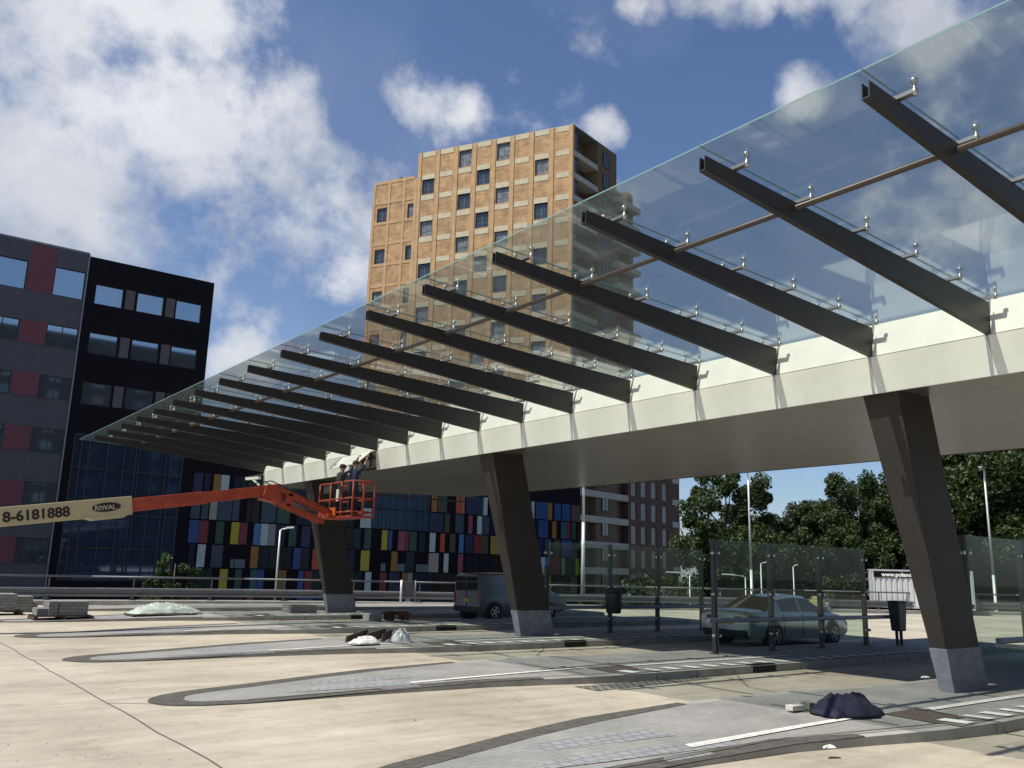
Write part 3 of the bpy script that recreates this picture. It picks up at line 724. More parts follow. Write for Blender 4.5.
# brick tower
M['brick'] = brick_mat('orange_brick', (.53,.325,.155), (.61,.38,.185), (.46,.33,.19), .44, .13, 'xz', .9, .16, .02)
M['brickp'] = brick_mat('rough_brick_panel', (.43,.248,.122), (.56,.345,.168), (.38,.26,.14), .44, .13, 'xz', .9, .38, .02)
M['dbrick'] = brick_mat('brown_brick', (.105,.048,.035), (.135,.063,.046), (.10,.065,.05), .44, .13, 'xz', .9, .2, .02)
M['sbrick'] = brick_mat('shaded_side_brick', (.13,.082,.045), (.17,.105,.06), (.13,.10,.07), .44, .13, 'xz', .9, .2, .02)  # darker copy of the tower brick: the right face's shade is in the colour
M['band'] = mat('pale_concrete_band', (.58,.51,.36), .8, var=.12, vscale=1.2)
M['slab'] = mat('balcony_concrete', (.40,.385,.345), .8, var=.1, vscale=1)
A2 = Vector((68.943, 79.191, 0)); Lv = Vector((-.48538, .87430, 0)); Rv = Vector((.96968, .24438, 0))
nL = Vector((-.8743, -.48538, 0)); nR = Vector((.24438, -.96968, 0))
tw = empty('brick_tower', (68.9, 79.2, ZB), 'tall orange brick apartment tower with pale bands rising behind the canopy', 'building')
FL = 3.155; ZTOP = 59.8
def ztopwin(k): return 58.93-FL*k
bayc = [1.3,4.42,7.30,10.12,13.07,15.95,18.85,21.72]
holes = []
for j, c in enumerate(bayc):
    start = {1:1, 3:0, 4:1, 5:0, 7:1}.get(j)
    if start is None: continue
    for k in range(start, 19, 2):
        zt = ztopwin(k); holes.append((c-.98, c+.98, zt-2.45, zt))
NW = len(holes)
for k in range(2, 19, 2):
    zt = 52.28-FL*(k-2); holes.append((28.28, 29.98, zt-2.3, zt)); holes.append((23.72, 24.92, zt-2.3, zt))
w = MB(); 
wallgrid(w, A2, Lv, nL, 0, 23.5, ZB, ZTOP, [h for h in holes if h[1] < 23.5], .3)
wallgrid(w, A2, Lv, nL, 23.5, 30.87, ZB, 56.02, [h for h in holes if h[1] > 23.5], .3)
w.build('brick_wall', M['brickp'], tw)
def solid(mb, t0, t1, s0, s1, z0, z1):      # prism between left-face t and right-face s
    q = [A2+Lv*t0+Rv*s0, A2+Lv*t1+Rv*s0, A2+Lv*t1+Rv*s1, A2+Lv*t0+Rv*s1]
    mb.hexa([v+Vector((0,0,z0)) for v in q], [v+Vector((0,0,z1)) for v in q])
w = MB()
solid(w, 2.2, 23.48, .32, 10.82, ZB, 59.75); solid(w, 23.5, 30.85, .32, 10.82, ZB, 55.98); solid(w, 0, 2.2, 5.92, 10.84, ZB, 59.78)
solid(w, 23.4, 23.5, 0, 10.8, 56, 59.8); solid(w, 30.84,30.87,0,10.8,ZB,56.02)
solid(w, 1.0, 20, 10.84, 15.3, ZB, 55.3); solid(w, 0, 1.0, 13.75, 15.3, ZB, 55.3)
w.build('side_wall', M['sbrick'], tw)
w = MB(); solid(w, 0, .3, 0.002, .35, ZB, 59.7); w.build('corner_pier', M['brick'], tw)
w = MB(); solid(w, .02, 23.45, .1, 10.8, 59.72, 59.9); solid(w, 23.55, 30.8, .1, 10.8, 55.95, 56.1); w.build('roof_edge', M['cap'], tw)
pl = MB(); up = Vector((0,0,1))
edges = [0,2.62,2.95]
for t in (.0, 2.72, 5.60, 8.45, 11.25, 14.2, 17.05, 19.95, 22.9): pl.obox(A2+Lv*(t-.0)+up*ZB-nL*.05, Lv*.55, nL*.13, up*(59.78-ZB))
for t in (23.5, 25.35, 27.85, 30.4): pl.obox(A2+Lv*t+up*ZB-nL*.05, Lv*.42, nL*.11, up*(55.98-ZB))
for k in range(0, 19):
    z = 52.9+3.1-FL*k; pl.obox(A2+Lv*23.92+up*z-nL*.05, Lv*6.45, nL*.09, up*.42)
pl.build('brick_pilasters', M['brick'], tw)
bd = MB()
for j, c in enumerate(bayc):
    for k in range(-1, 19):
        z = 56.34-FL*k-.78
        if k == -1 : z = 59.02
        a = c-1.02; tgt = MB() if k <= 10 else bd
        tgt.obox(A2+Lv*a+up*z-nL*.05, Lv*2.04, nL*.085, up*.74)
        if k <= 10: tgt.build('pale_band', M['band'], tw)
struct(bd.build('pale_bands', M['band'], tw), 'stuff')
rw = random.Random(21)
for h in holes: window(tw, A2, Lv, nL, *h, M['tframe'], M['cpane'] if rw.random() < .45 else M['tpane'], .26, .10, 2, transom=h[2]+.75)
# loggias on the right face (top) and balconies of the lower part
for k in range(0, 12):
    z = 56.2-FL*k
    bs = MB(); bs.obox(A2+Rv*.02+up*(z-.78)-nR*1.9, Rv*5.9, nR*1.98, up*.76); bs.build('balcony_slab', M['slab'], tw)
    if z < 55.5:
        bs = MB(); bs.obox(A2+Rv*9.8+up*(z-.78)-nR*.6, Rv*6.0, nR*1.6, up*.76); bs.build('balcony_slab', M['slab'], tw)
for k in range(0, 19):
    z = ztopwin(k)
    window(tw, A2+Lv*.32, Rv, nR, .4, 1.5, z-2.45, z, M['wframe'], M['tpane'], -.02, .09, 1, name='balcony_door')
    window(tw, A2, Rv, nR, 7.2, 8.7, z-2.3, z-.1, M['wframe'], M['tpane'], -.09, .09, 2, name='side_window')
# brick wing, lower
wg = empty('apartment_wing', (80, 82, ZB), 'dark brown brick apartment wing with pale balcony slabs seen under the canopy', 'building')
WT = 21.5
wh = []
for k in range(7):
    zt = 17.3-FL*k
    for t in (14.2, 16.8, 19.6, 22.7): wh.append((t, t+1.5, zt-2.35, zt))
    for t in (10.1, 11.9): wh.append((t, t+1.3, zt-2.35, zt))
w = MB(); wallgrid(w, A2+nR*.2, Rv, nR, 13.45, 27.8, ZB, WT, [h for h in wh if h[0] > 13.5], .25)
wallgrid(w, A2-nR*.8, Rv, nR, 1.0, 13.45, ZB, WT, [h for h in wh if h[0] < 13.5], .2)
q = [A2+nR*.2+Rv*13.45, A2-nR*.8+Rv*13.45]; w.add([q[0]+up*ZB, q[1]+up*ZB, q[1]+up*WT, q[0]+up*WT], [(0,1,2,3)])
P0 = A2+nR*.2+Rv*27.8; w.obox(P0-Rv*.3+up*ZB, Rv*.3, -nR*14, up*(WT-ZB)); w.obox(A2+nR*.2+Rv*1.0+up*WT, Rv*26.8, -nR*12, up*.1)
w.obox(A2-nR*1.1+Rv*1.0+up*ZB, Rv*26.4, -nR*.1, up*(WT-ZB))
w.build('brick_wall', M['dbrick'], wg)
for k in range(7):
    z = 18.02-FL*k
    b = MB(); b.obox(A2-nR*.79+Rv*2.0+up*(z-.8), Rv*11.43, nR*1.03, up*.8); b.build('balcony_slab', M['slab'], wg)
    b = MB(); b.obox(A2+nR*.2+Rv*25.6+up*(z-.0-.75+.4), Rv*2.22, nR*.05, up*.8); b.build('corner_block', M['slab'], wg)
for h in wh: window(wg, A2+nR*(.2 if h[0] > 13.5 else -.8), Rv, nR, *h, M['wgrey'], M['cpane'] if rw.random() < .4 else M['tpane'], .2, .09, 2, transom=h[2]+.6)
# dark slab block behind the photographer: what the office windows mirror
bb = empty('apartment_slab', (10, -55, 0), 'plain dark apartment slab across the square behind the camera, mirrored in the office windows', 'building')
b = MB(); b.box((-40,-75,ZB),(60,-60,45)); b.box((-40,-75,45),(-5,-60,48)); b.build('wall', mat('slab_render', (.018,.02,.024), .9, var=.25, vscale=.2, spec=.05), bb)
b = MB()
for i in range(24):
    for j in range(12): b.box((-37+i*4,-60,2+j*3.3),(-35+i*4,-59.93,3.7+j*3.3))
struct(b.build('windows', M['carglass'] if 'carglass' in M else M['tpane'], bb), 'stuff')

# ------------------------------------------------------------------ trees
def leaf_mat(name, c, c2):
    m = mat(name, c, .55, var=.0, island=.55, c2=c2, vscale=.25); nt = m.node_tree
    p = nt.nodes['Principled BSDF']; o = nt.nodes['Material Output']
    t = nt.nodes.new('ShaderNodeBsdfTranslucent'); t.inputs['Color'].default_value = (c[0]*1.6, c[1]*1.5, c[2]*.8, 1)
    mx = nt.nodes.new('ShaderNodeMixShader'); mx.inputs[0].default_value = .22
    nt.links.new(p.outputs[0], mx.inputs[1]); nt.links.new(t.outputs[0], mx.inputs[2]); nt.links.new(mx.outputs[0], o.inputs['Surface'])
    return m
M['leafd'] = leaf_mat('dark_leaves', (.018,.036,.010), (.034,.056,.014))
M['leafl'] = leaf_mat('mid_leaves', (.026,.050,.012), (.052,.080,.018))
M['bark'] = mat('bark', (.09,.07,.055), .95, var=.35, vscale=8, bump=.5, bscale=15)
def crown_mb(seed, h, rad, nclump, nleaf, size, zlo=.25):
    rr = random.Random(seed); b = MB(); vs = []; fs = []
    cl = []
    for i in range(nclump):
        for _ in range(50):
            x, y, z = rr.uniform(-1,1), rr.uniform(-1,1), rr.uniform(zlo,1)
            zz = (z-zlo)/(1-zlo)
            prof = math.sin(math.pi*min(1, .12+.80*zz))**.7*(1.0-.15*zz)
            r_ = math.hypot(x, y)
            lob = 1+.30*mnoise.noise(Vector((math.cos(math.atan2(y,x))*1.3+seed, math.sin(math.atan2(y,x))*1.3, z*3)))
            if r_ < prof*lob and r_ > prof*lob*rr.choice((.2,.45,.6)): break
        cl.append((Vector((x*rad, y*rad, z*h)), rr.uniform(.10,.24)*rad))
    for c, cr in cl:
        for i in range(nleaf):
            g = Vector((rr.gauss(0,1), rr.gauss(0,1), rr.gauss(0,.75)))
            g = g.normalized()*cr*rr.random()**.45
            p = c+g; n = Vector((rr.gauss(0,1), rr.gauss(0,1), rr.gauss(.5,1))).normalized(); a = n.orthogonal().normalized(); bb_ = n.cross(a)
            t = rr.uniform(0, 6.28); a, bb_ = a*math.cos(t)+bb_*math.sin(t), bb_*math.cos(t)-a*math.sin(t)
            s_ = size*rr.uniform(.6,1.3); k = len(vs)
            vs += [p-a*s_*.9, p-bb_*s_*.45+n*s_*.1, p+a*s_*.9, p+bb_*s_*.45+n*s_*.1]; fs.append((k,k+1,k+2,k+3))
    b.add(vs, fs); return b, cl
def make_mesh(b, name, m):
    me = bpy.data.meshes.new(name); me.from_pydata([tuple(v) for v in b.v], [], b.f); me.materials.append(m); return me
VAR = []
for sd, (h, rad, m) in enumerate(((14.5,5.0,'leafl'),(15.5,5.6,'leafd'),(13.5,4.6,'leafd'),(16,5.2,'leafl'))):
    b, cl = crown_mb(sd+3, h, rad, 110, 430, .17, .24)
    cme = make_mesh(b, 'crown', M[m])
    tb = MB(); rr = random.Random(sd)
    tb.tube((0,0,0),(0.1,0,h*.35),.30,.22,10); tb.tube((.1,0,h*.35),(.0,.2,h*.7),.22,.10,9); tb.tube((0,.2,h*.7),(.1,.1,h*.93),.10,.03,7)
    for c, cr in rr.sample(cl, 18):
        z0 = max(h*.28, c.z-rr.uniform(1.5,3.5)); z0 = min(z0, h*.8); p0 = Vector((.05,.1,z0)); md = p0.lerp(c, .55)+Vector((0,0,-.3))
        tb.tube(p0, md, .09, .055, 6); tb.tube(md, c, .055, .02, 6)
    tme = make_mesh(tb, 'trunk', M['bark']); VAR.append((cme, tme, h))
def tree(k, v, u, ht, label, rz, wide=1.0):
    cme, tme, h = VAR[k]; e = empty('tree', (v, u, ZB), label, 'tree', 'trees of the wood beyond the road', rz)
    s_ = ht/h; e.scale = (s_*wide, s_*wide, s_)
    for nm, me in (('crown', cme), ('trunk', tme)):
        o = bpy.data.objects.new(nm, me); col.objects.link(o); o.parent = e
TREES = [(0,57.0,45.8,14.9,'light green tree with sky gaps in its crown, next to the brick apartments',.3,.92),
 (2,63.5,50.3,12.4,'low dark tree filling the gap right of the brick apartments',1.2,.85),
 (1,66.5,46.8,12.5,'dark tree lowest in the dip of the treetops, right of the light green tree',2.2,1.0),
 (2,64.0,42.6,12.4,'dark tree behind the mast and car in the dip of the treetops',.9,1.1),
 (3,63.4,38.6,13.9,'broad tree with a ragged top just left of the big leaning column',4.1,.95),
 (1,68.5,40.5,14.7,'dark tree rising at the left flank of the leaning column',3.3,1.0),
 (1,70.8,33.8,17.2,'tall dark tree half hidden behind the leaning column',5.0,1.05),
 (3,68.5,32.3,19.0,'tall tree directly right of the leaning column, left of the right hand mast',.2,1.05),
 (0,70.0,28.2,19.0,'tall tree behind the right hand mast, reaching up to the roof edge',2.7,1.1),
 (1,74.0,25.0,19.5,'tall dark tree at the right edge of the photo',1.8,1.1),
 (3,70.0,22.0,18.5,'tall tree at the far right, partly out of the picture',3.9,1.1),
 (2,78.0,34.0,19.5,'dark tree in the second row, between column and right hand mast',.5,1.2),
 (2,75.0,41.0,14.5,'dark tree in the second row behind the white trailer',2.0,1.2)]
for t in TREES: tree(*t)
b, _ = crown_mb(40, 7.3, 1.45, 34, 130, .13, .22)
yt = empty('young_tree', (13.6, 46.0, ZB), 'small young tree with light leaves behind the guard rail at left', 'tree')
cme = make_mesh(b, 'crown', leaf_mat('young_leaves', (.035,.062,.016), (.065,.10,.025))); o = bpy.data.objects.new('crown', cme); col.objects.link(o); o.parent = yt
MB().tube((13.6,46,ZB),(13.6,46,1.6),.08,.03).build('trunk', M['bark'], yt)
# undergrowth and shrubs at the foot of the wood
b = MB(); rr = random.Random(9); vs = []; fs = []
for i in range(26000):
    t = rr.random(); base = Vector((52,52,0)).lerp(Vector((78,14,0)), t); n = Vector((.82,.56,0))
    p = base+n*rr.uniform(0,9)+Vector((rr.gauss(0,1),rr.gauss(0,1), 0)); hmax = 5.4+1.6*mnoise.noise(Vector((t*14,0,0)))+1.2*mnoise.noise(Vector((t*45,3,0)))
    p.z = ZB+hmax*rr.random()**.7+rr.gauss(0,.2)
    nn = Vector((rr.gauss(0,1),rr.gauss(0,1),rr.gauss(.4,1))).normalized(); a = nn.orthogonal().normalized(); c = nn.cross(a); s_ = rr.uniform(.18,.38); k = len(vs)
    vs += [p-a*s_, p-c*s_*.5, p+a*s_, p+c*s_*.5]; fs.append((k,k+1,k+2,k+3))
b.add(vs, fs); me = make_mesh(b, 'undergrowth', M['leafd']); o = bpy.data.objects.new('undergrowth', me); col.objects.link(o); struct(o, 'stuff')

# ------------------------------------------------------------------ vehicles
def loft(stations, name_body, bmat, gmat, parent, glass_rule):
    # station: x, list of (y, z) from the sill round to the roof centre; mirrored
    n = len(stations[0][1]); body = MB(); gls = MB()
    for side in (1, -1):
        P = [[(x, side*y, z) for y, z in pts] for x, pts in stations]
        for i in range(len(P)-1):
            for j in range(n-1):
                q = [P[i][j], P[i+1][j], P[i+1][j+1], P[i][j+1]]
                tgt = gls if glass_rule(i, j) else body
                tgt.add(q, [(0,1,2,3)], 0, True)
        for k in (0, -1):
            body.add(list(P[k])+[(P[k][0][0], 0, P[k][0][2])], [tuple(range(n+1))], 0, False)
    for x0, x1 in zip(stations, stations[1:]):
        a, b_ = x0[1][0], x1[1][0]; body.add([(x0[0],a[0],a[1]),(x1[0],b_[0],b_[1]),(x1[0],-b_[0],b_[1]),(x0[0],-a[0],a[1])], [(0,1,2,3)])
    bo = body.build(name_body, bmat, parent, local=True); gl = gls.build('windows', gmat, parent, local=True)
    for o in (bo, gl):
        bm = bmesh.new(); bm.from_mesh(o.data)
        for e in bm.edges: e.smooth = e.calc_face_angle(0) < R(38) if len(e.link_faces) == 2 else False
        for f in bm.faces: f.smooth = True
        bm.to_mesh(o.data); bm.free()
    return bo, gl
def wheel(parent, x, y, r, w, side, rimm):
    t = MB(); t.lathe((x, y-w/2, r), (0,1,0), [(r*.62,0),(r*.9,0),(r,.03),(r,w-.03),(r*.9,w),(r*.62,w)], 28); tyre = t.build('wheel', M['black'], parent, local=True)
    ys = y+side*(w/2+.004); rm = MB(); rm.lathe((x, ys-side*.03, r), (0,side,0), [(r*.62,0),(r*.64,.034),(r*.56,.03),(r*.5,.012),(r*.18,.02),(r*.15,.03)], 24)
    for k in range(5):
        a = k*2*math.pi/5; rm.bar((x+math.cos(a)*r*.12, ys+side*.006, r+math.sin(a)*r*.12), (x+math.cos(a)*r*.58, ys+side*.006, r+math.sin(a)*r*.58), r*.2, .02, (0,1,0))
    rm.build('rim', rimm, tyre, local=True)
M['carpaint'] = mat('silver_car_paint', (.56,.60,.60), .28, .35, coat=.6)
M['vanpaint'] = mat('grey_van_paint', (.15,.16,.18), .38, .2, var=.06, coat=.3)
M['carglass'] = mat('dark_car_glass', (.012,.015,.017), .04, 0, spec=1.)
M['red'] = mat('red_lamp', (.22,.012,.014), .15, 0, spec=.8)
M['rim'] = mat('alloy_rim', (.28,.28,.29), .3, .8)
M['plate'] = mat('number_plate', (.50,.38,.05), .5)
M['trim'] = mat('black_trim', (.02,.02,.022), .5)
car = empty('car', (17.95, 14.62, 0), 'silver saloon car parked behind the glass screen in the shade', 'car')
W = .83
def cs(x, zs_, zb, wb, zr, wr, k=1.0, nose=0):
    # sill, lower side, waist, belt, shoulder, roof edge, roof mid, roof centre
    return (x, [(W*.90*k, zs_), (W*.985*k, zs_+.10), (W*1.0*k, (zs_+zb)/2+.02), (W*.985*k, zb-.08), (wb*.96, zb), (wr+.05, zr-.09), (wr*.84, zr-.022), (0, zr)])
st = [cs(0.0,.36,.80,.70,.835,.62,.90), cs(.05,.27,.84,.75,.88,.66,.95), cs(.22,.22,.87,.78,.91,.69,.99), cs(.62,.20,.875,.79,.915,.70,1.0), cs(.70,.20,.875,.79,.93,.68),
      cs(1.30,.18,.875,.80,1.235,.57), cs(1.75,.18,.87,.80,1.29,.56), cs(2.10,.18,.86,.80,1.30,.56), cs(2.16,.18,.86,.80,1.30,.56), cs(2.60,.18,.85,.80,1.27,.565), cs(3.28,.18,.835,.79,.93,.68), cs(3.36,.19,.83,.79,.88,.70),
      cs(3.9,.20,.77,.76,.82,.66,.99), cs(4.25,.24,.66,.68,.72,.60,.93), cs(4.40,.32,.56,.58,.62,.50,.80)]
body, win = loft(st, 'body', M['carpaint'], M['carglass'], car,
    lambda i, j: (j == 4 and i in (5,6,8,9)) or (i == 4 and j in (5,6)) or (i == 9 and j in (5,6)) or (i in (4,) and j == 4 and False))
for x in (.92, 3.44):
    for s_ in (1, -1):
        a = MB(); a.lathe((x, s_*(W*.80), .30), (0,s_,0), [(.345,0),(.345,W*.205)], 28); a.build('wheel_arch', M['trim'], car, local=True)
        wheel(car, x, s_*(W*.945), .285, .20, s_, M['rim'])
for s_ in (1, -1):
    b = MB(); b.hexa([(-.02,s_*.34,.60),(.06,s_*.34,.60),(.30,s_*.848,.62),(.02,s_*.79,.61)], [(-.02,s_*.34,.75),(.06,s_*.34,.75),(.30,s_*.84,.77),(.02,s_*.775,.76)]); b.build('tail_light', M['red'], body, local=True)
    b = MB(); b.obox((3.02,s_*.80,.84),(.16,0,.02),(.0,s_*.17,.02),(.02,0,.12)); b.build('wing_mirror', M['carpaint'], body, local=True, bevel=.03)
    for x in (1.75, 2.55):
        b = MB(); b.box((x,min(s_*.81,s_*.832),.74),(x+.18,max(s_*.81,s_*.832),.765)); b.build('door_handle', M['carpaint'], body, local=True)
    for x in (1.32, 2.13, 3.08):
        b = MB(); b.box((x,min(s_*.80,s_*.834),.28),(x+.012,max(s_*.80,s_*.834),.80)); b.build('door_gap', M['trim'], body, local=True)
b = MB(); b.box((-.03,-.26,.55),(-.002,.26,.65)); b.build('number_plate', M['plate'], body, local=True)
b = MB(); b.hexa([(-.035,-.66,.26),(.12,-.72,.24),(.12,.72,.24),(-.035,.66,.26)], [(-.045,-.68,.42),(.12,-.75,.42),(.12,.75,.42),(-.045,.68,.42)]); b.build('rear_bumper', M['trim'], body, local=True, bevel=.02)
b = MB(); b.tube((1.55,.25,1.28),(1.45,.25,1.36),.03,.01); b.build('roof_aerial', M['trim'], body, local=True)

van = empty('van', (17.55, 25.52, 0), 'grey panel van with dark rear windows parked behind the middle column', 'van')
W = .80
def vs_(x, zs2, zb, zr, wr, k=1.): return (x, [(W*.93*k, zs2), (W*.99*k, zs2+.12), (W*1.0*k, .62), (W*.99*k, zb-.05), (W*.97*k, zb), (wr, zr-.08), (wr*.86, zr-.02), (0, zr)])
st = [vs_(0,.30,.92,1.55,.70,.98), vs_(.05,.26,.93,1.59,.72), vs_(.9,.25,.95,1.62,.73), vs_(2.3,.25,.95,1.62,.73), vs_(2.36,.25,.95,1.62,.73), vs_(2.75,.25,.94,1.58,.70), vs_(3.3,.25,.92,1.02,.70), vs_(3.75,.28,.80,.90,.66,.97), vs_(4.0,.35,.64,.72,.56,.86)]
vb, vw = loft(st, 'body', M['vanpaint'], M['carglass'], van, lambda i, j: (j == 4 and i in (4,)) or (i == 5 and j in (5,6)))
for x in (.62, 3.02):
    for s_ in (1, -1):
        a = MB(); a.lathe((x, s_*(W*.80), .30), (0,s_,0), [(.37,0),(.37,W*.205)], 28); a.build('wheel_arch', M['trim'], van, local=True)
        wheel(van, x, s_*(W*.945), .30, .19, s_, M['rim'])
for s_ in (1, -1):
    b = MB(); b.box((-.03,min(s_*.06,s_*.66),.98),(-.004+.012,max(s_*.06,s_*.66),1.47)); b.build('rear_window', M['carglass'], vb, local=True, bevel=.01)
    b = MB(); b.box((-.02,min(s_*.70,s_*.785),.58),(.03,max(s_*.70,s_*.785),.93)); b.build('tail_light', M['red'], vb, local=True)
    b = MB(); b.obox((2.75,s_*.78,.98),(.1,0,.0),(0,s_*.17,0),(.0,0,.2)); b.build('wing_mirror', M['trim'], vb, local=True)
b = MB(); b.box((-.05,-.74,.30),(.04,.74,.46)); b.build('rear_bumper', M['trim'], vb, local=True, bevel=.02)
b = MB(); b.box((-.018,-.006,.47),(-.001,.006,1.52)); b.build('door_gap', M['trim'], vb, local=True)
b = MB(); b.box((-.024,-.2,.62),(-.002,.2,.72)); b.build('number_plate', M['plate'], vb, local=True)

# white corrugated trailer
def text_mb(txt, size, depth, m, name, parent, mtx, bold=.0):
    cu = bpy.data.curves.new(name, 'FONT'); cu.body = txt; cu.size = size; cu.extrude = depth; cu.offset = bold
    to = bpy.data.objects.new('tmp', cu); col.objects.link(to); dg = bpy.context.evaluated_depsgraph_get(); dg.update()
    me = bpy.data.meshes.new_from_object(to.evaluated_get(dg)); bpy.data.objects.remove(to)
    me.transform(mtx); me.materials.clear(); me.materials.append(m); me.name = name
    o = bpy.data.objects.new(name, me); col.objects.link(o); o.parent = parent; return o
tr = empty('box_trailer', (44.5, 26.3, 0), 'white corrugated box trailer with web address on a black strip, behind the bin', 'trailer', rz=math.atan2(-.835,.55))
M['white'] = mat('white_trailer_paint', (.60,.61,.62), .45, .1, var=.08, vscale=1)
b = MB(); n = 60; LX = 5.05
pts = []
x = 0.12
while x < LX-.12:
    for dx, dy in ((0,0),(.13,0),(.15,.05),(.23,.05),(.25,0)): pts.append((min(x+dx, LX-.12), dy))
    x += .27
pts.append((LX-.1, 0))
for (xa, ya), (xb, yb) in zip(pts, pts[1:]): b.add([(xa,ya,.34),(xb,yb,.34),(xb,yb,2.18),(xa,ya,2.18)], [(0,1,2,3)])
b.box((.05,.06,.34),(LX-.05,2.0,2.2)); wall_ = b.build('corrugated_wall', M['white'], tr, local=True)
b = MB(); b.box((0,-.02,.26),(.12,.12,2.26)); b.box((LX-.12,-.02,.26),(LX,.12,2.26)); b.box((.12,-.02,2.18),(LX-.12,.1,2.26)); b.box((.12,-.02,.26),(LX-.12,.1,.34)); b.box((0,.12,2.2),(LX,2.02,2.26)); b.build('frame', mat('pale_trailer_frame', (.52,.53,.54), .4, .3, var=.1), tr, local=True)
b = MB(); b.box((.22,-.035,1.84),(4.3,-.022,2.15)); sg = b.build('black_sign_strip', mat('matt_black_sign', (.008,.008,.008), .9, spec=.05), tr, local=True)
text_mb('www.poland', .29, .004, mat('white_lettering', (.85,.85,.83), .6), 'sign_lettering', sg, Matrix.Translation((.62,-.041,1.90)) @ Matrix.Rotation(R(90),4,'X'), .010)
for x in (2.7, 3.5):
    for y in (.15, 1.85):
        b = MB(); b.lathe((x,y-.1,.26),(0,1,0),[(.15,0),(.25,.0),(.26,.03),(.26,.17),(.25,.2),(.15,.2)],20); b.build('wheel', M['black'], tr, local=True)
b = MB(); b.bar((1.75,.1,.28),(1.35,.05,.02),.05,.05); b.bar((2.2,.1,.28),(2.0,.0,.02),.05,.05); b.box((1.2,-.05,0),(1.5,.2,.03)); b.build('support_leg', M['darkgrey'], tr, local=True)
b = MB(); b.bar((LX,1.0,.3),(LX+1.2,1.0,.34),.1,.1); b.build('drawbar', M['darkgrey'], tr, local=True)

# ------------------------------------------------------------------ boom lift
M['redp'] = mat('red_lift_paint', (.38,.055,.026), .5, 0, var=.28, vscale=5)
M['beige'] = mat('cream_lift_paint', (.48,.41,.24), .45, 0, var=.06, vscale=2)
M['ink'] = mat('black_lettering', (.012,.012,.012), .6)
M['oran'] = mat('orange_control_box', (.62,.13,.02), .45, 0, var=.1)
lift = empty('boom_lift', (-7.2, 23.9, 0), 'orange red boom lift with a cream telescopic boom and a basket at the fascia', 'boom lift')
UBM = 23.9
b = MB(); b.box((-9.0,UBM-1.1,.35),(-5.6,UBM+1.1,.85)); b.build('chassis', M['redp'], lift, bevel=.04)
b = MB(); b.box((-8.7,UBM-.95,.9),(-6.2,UBM+.95,1.35)); b.build('turret', M['beige'], lift, bevel=.06)
for x in (-8.5,-6.1):
    for y in (UBM-1.05, UBM+1.05):
        b = MB(); b.lathe((x,y-.17,.45),(0,1,0),[(.22,0),(.42,.0),(.45,.05),(.45,.29),(.42,.34),(.22,.34)],22); b.build('wheel', M['black'], lift)
zb_ = lambda v: 2.66+.16*(v-2.9)
b = MB(); b.bar((-8,UBM,zb_(-8)),(5.78,UBM,zb_(5.78)+.0),.36,.42,h1=.47); b.hexa([(4.9,UBM-.19,zb_(4.9)-.30),(5.6,UBM-.19,zb_(5.6)-.30),(5.6,UBM+.19,zb_(5.6)-.30),(4.9,UBM+.19,zb_(4.9)-.30)], [(4.6,UBM-.19,zb_(4.6)-.18),(5.78,UBM-.19,zb_(5.78)-.2),(5.78,UBM+.19,zb_(5.78)-.2),(4.6,UBM+.19,zb_(4.6)-.18)])
boom = b.build('main_boom', M['beige'], lift, bevel=.015)
b = MB(); b.bar((5.4,UBM,zb_(5.4)),(7.6,UBM,3.44),.27,.34); b.bar((7.5,UBM,3.42),(9.35,UBM,3.76),.24,.30); b.build('telescopic_boom', M['redp'], lift, bevel=.012)
ang = math.atan(.16)
def bm_m(v, dz): return Matrix.Translation((v-(-7.2), -.19, zb_(v)+dz)) @ Matrix.Rotation(-ang,4,'Y') @ Matrix.Rotation(R(90),4,'X')
# lettering is parented to the boom (its origin sits at the lift's base)
text_mb('8-6181888', .335, .004, M['ink'], 'telephone_number', boom, bm_m(2.93, -.13), .009)
n = 28; b = MB(); el = [(.34*math.cos(2*math.pi*i/n), .115*math.sin(2*math.pi*i/n)) for i in range(n)]
b.add([(x, -.004, z) for x, z in el]+[(x, .004, z) for x, z in el], [tuple(range(n)), tuple(range(2*n-1, n-1, -1))]+[(i, (i+1) % n, n+(i+1) % n, n+i) for i in range(n)])
ov = b.build('logo_oval', M['ink'], None); ov.data.transform(Matrix.Translation((5.17+7.2, -.19, zb_(5.17)+.005)) @ Matrix.Rotation(-ang,4,'Y')); ov.parent = boom
text_mb('RIWAL', .165, .003, mat('cream_lettering', (.55,.50,.36), .6), 'logo_lettering', boom, Matrix.Translation((4.90+7.2, -.199, zb_(4.90)-.055)) @ Matrix.Rotation(-ang,4,'Y') @ Matrix.Rotation(R(90),4,'X'), .002)
b = MB()
b.hexa([(9.2,UBM-.2,3.50),(9.75,UBM-.2,3.42),(9.75,UBM+.2,3.42),(9.2,UBM+.2,3.50)], [(9.3,UBM-.2,3.92),(9.75,UBM-.2,3.98),(9.75,UBM+.2,3.98),(9.3,UBM+.2,3.92)])
b.build('boom_knuckle', M['redp'], lift, bevel=.03)
b = MB()
for y in (-.19, .13):
    b.bar((9.5,UBM+y+.03,3.90),(11.35,UBM+y+.03,3.26),.06,.13); b.bar((9.6,UBM+y+.03,3.50),(11.15,UBM+y+.03,2.98),.06,.13)
    b.bar((10.0,UBM+y+.03,3.72),(10.05,UBM+y+.03,3.37),.06,.22); b.bar((11.1,UBM+y+.03,3.33),(11.1,UBM+y+.03,2.98),.06,.4)
jib = b.build('jib', M['redp'], lift, bevel=.01)
b = MB(); b.tube((9.9,UBM,3.55),(10.9,UBM,3.22),.05); b.build('hydraulic_ram', M['galv'], jib)
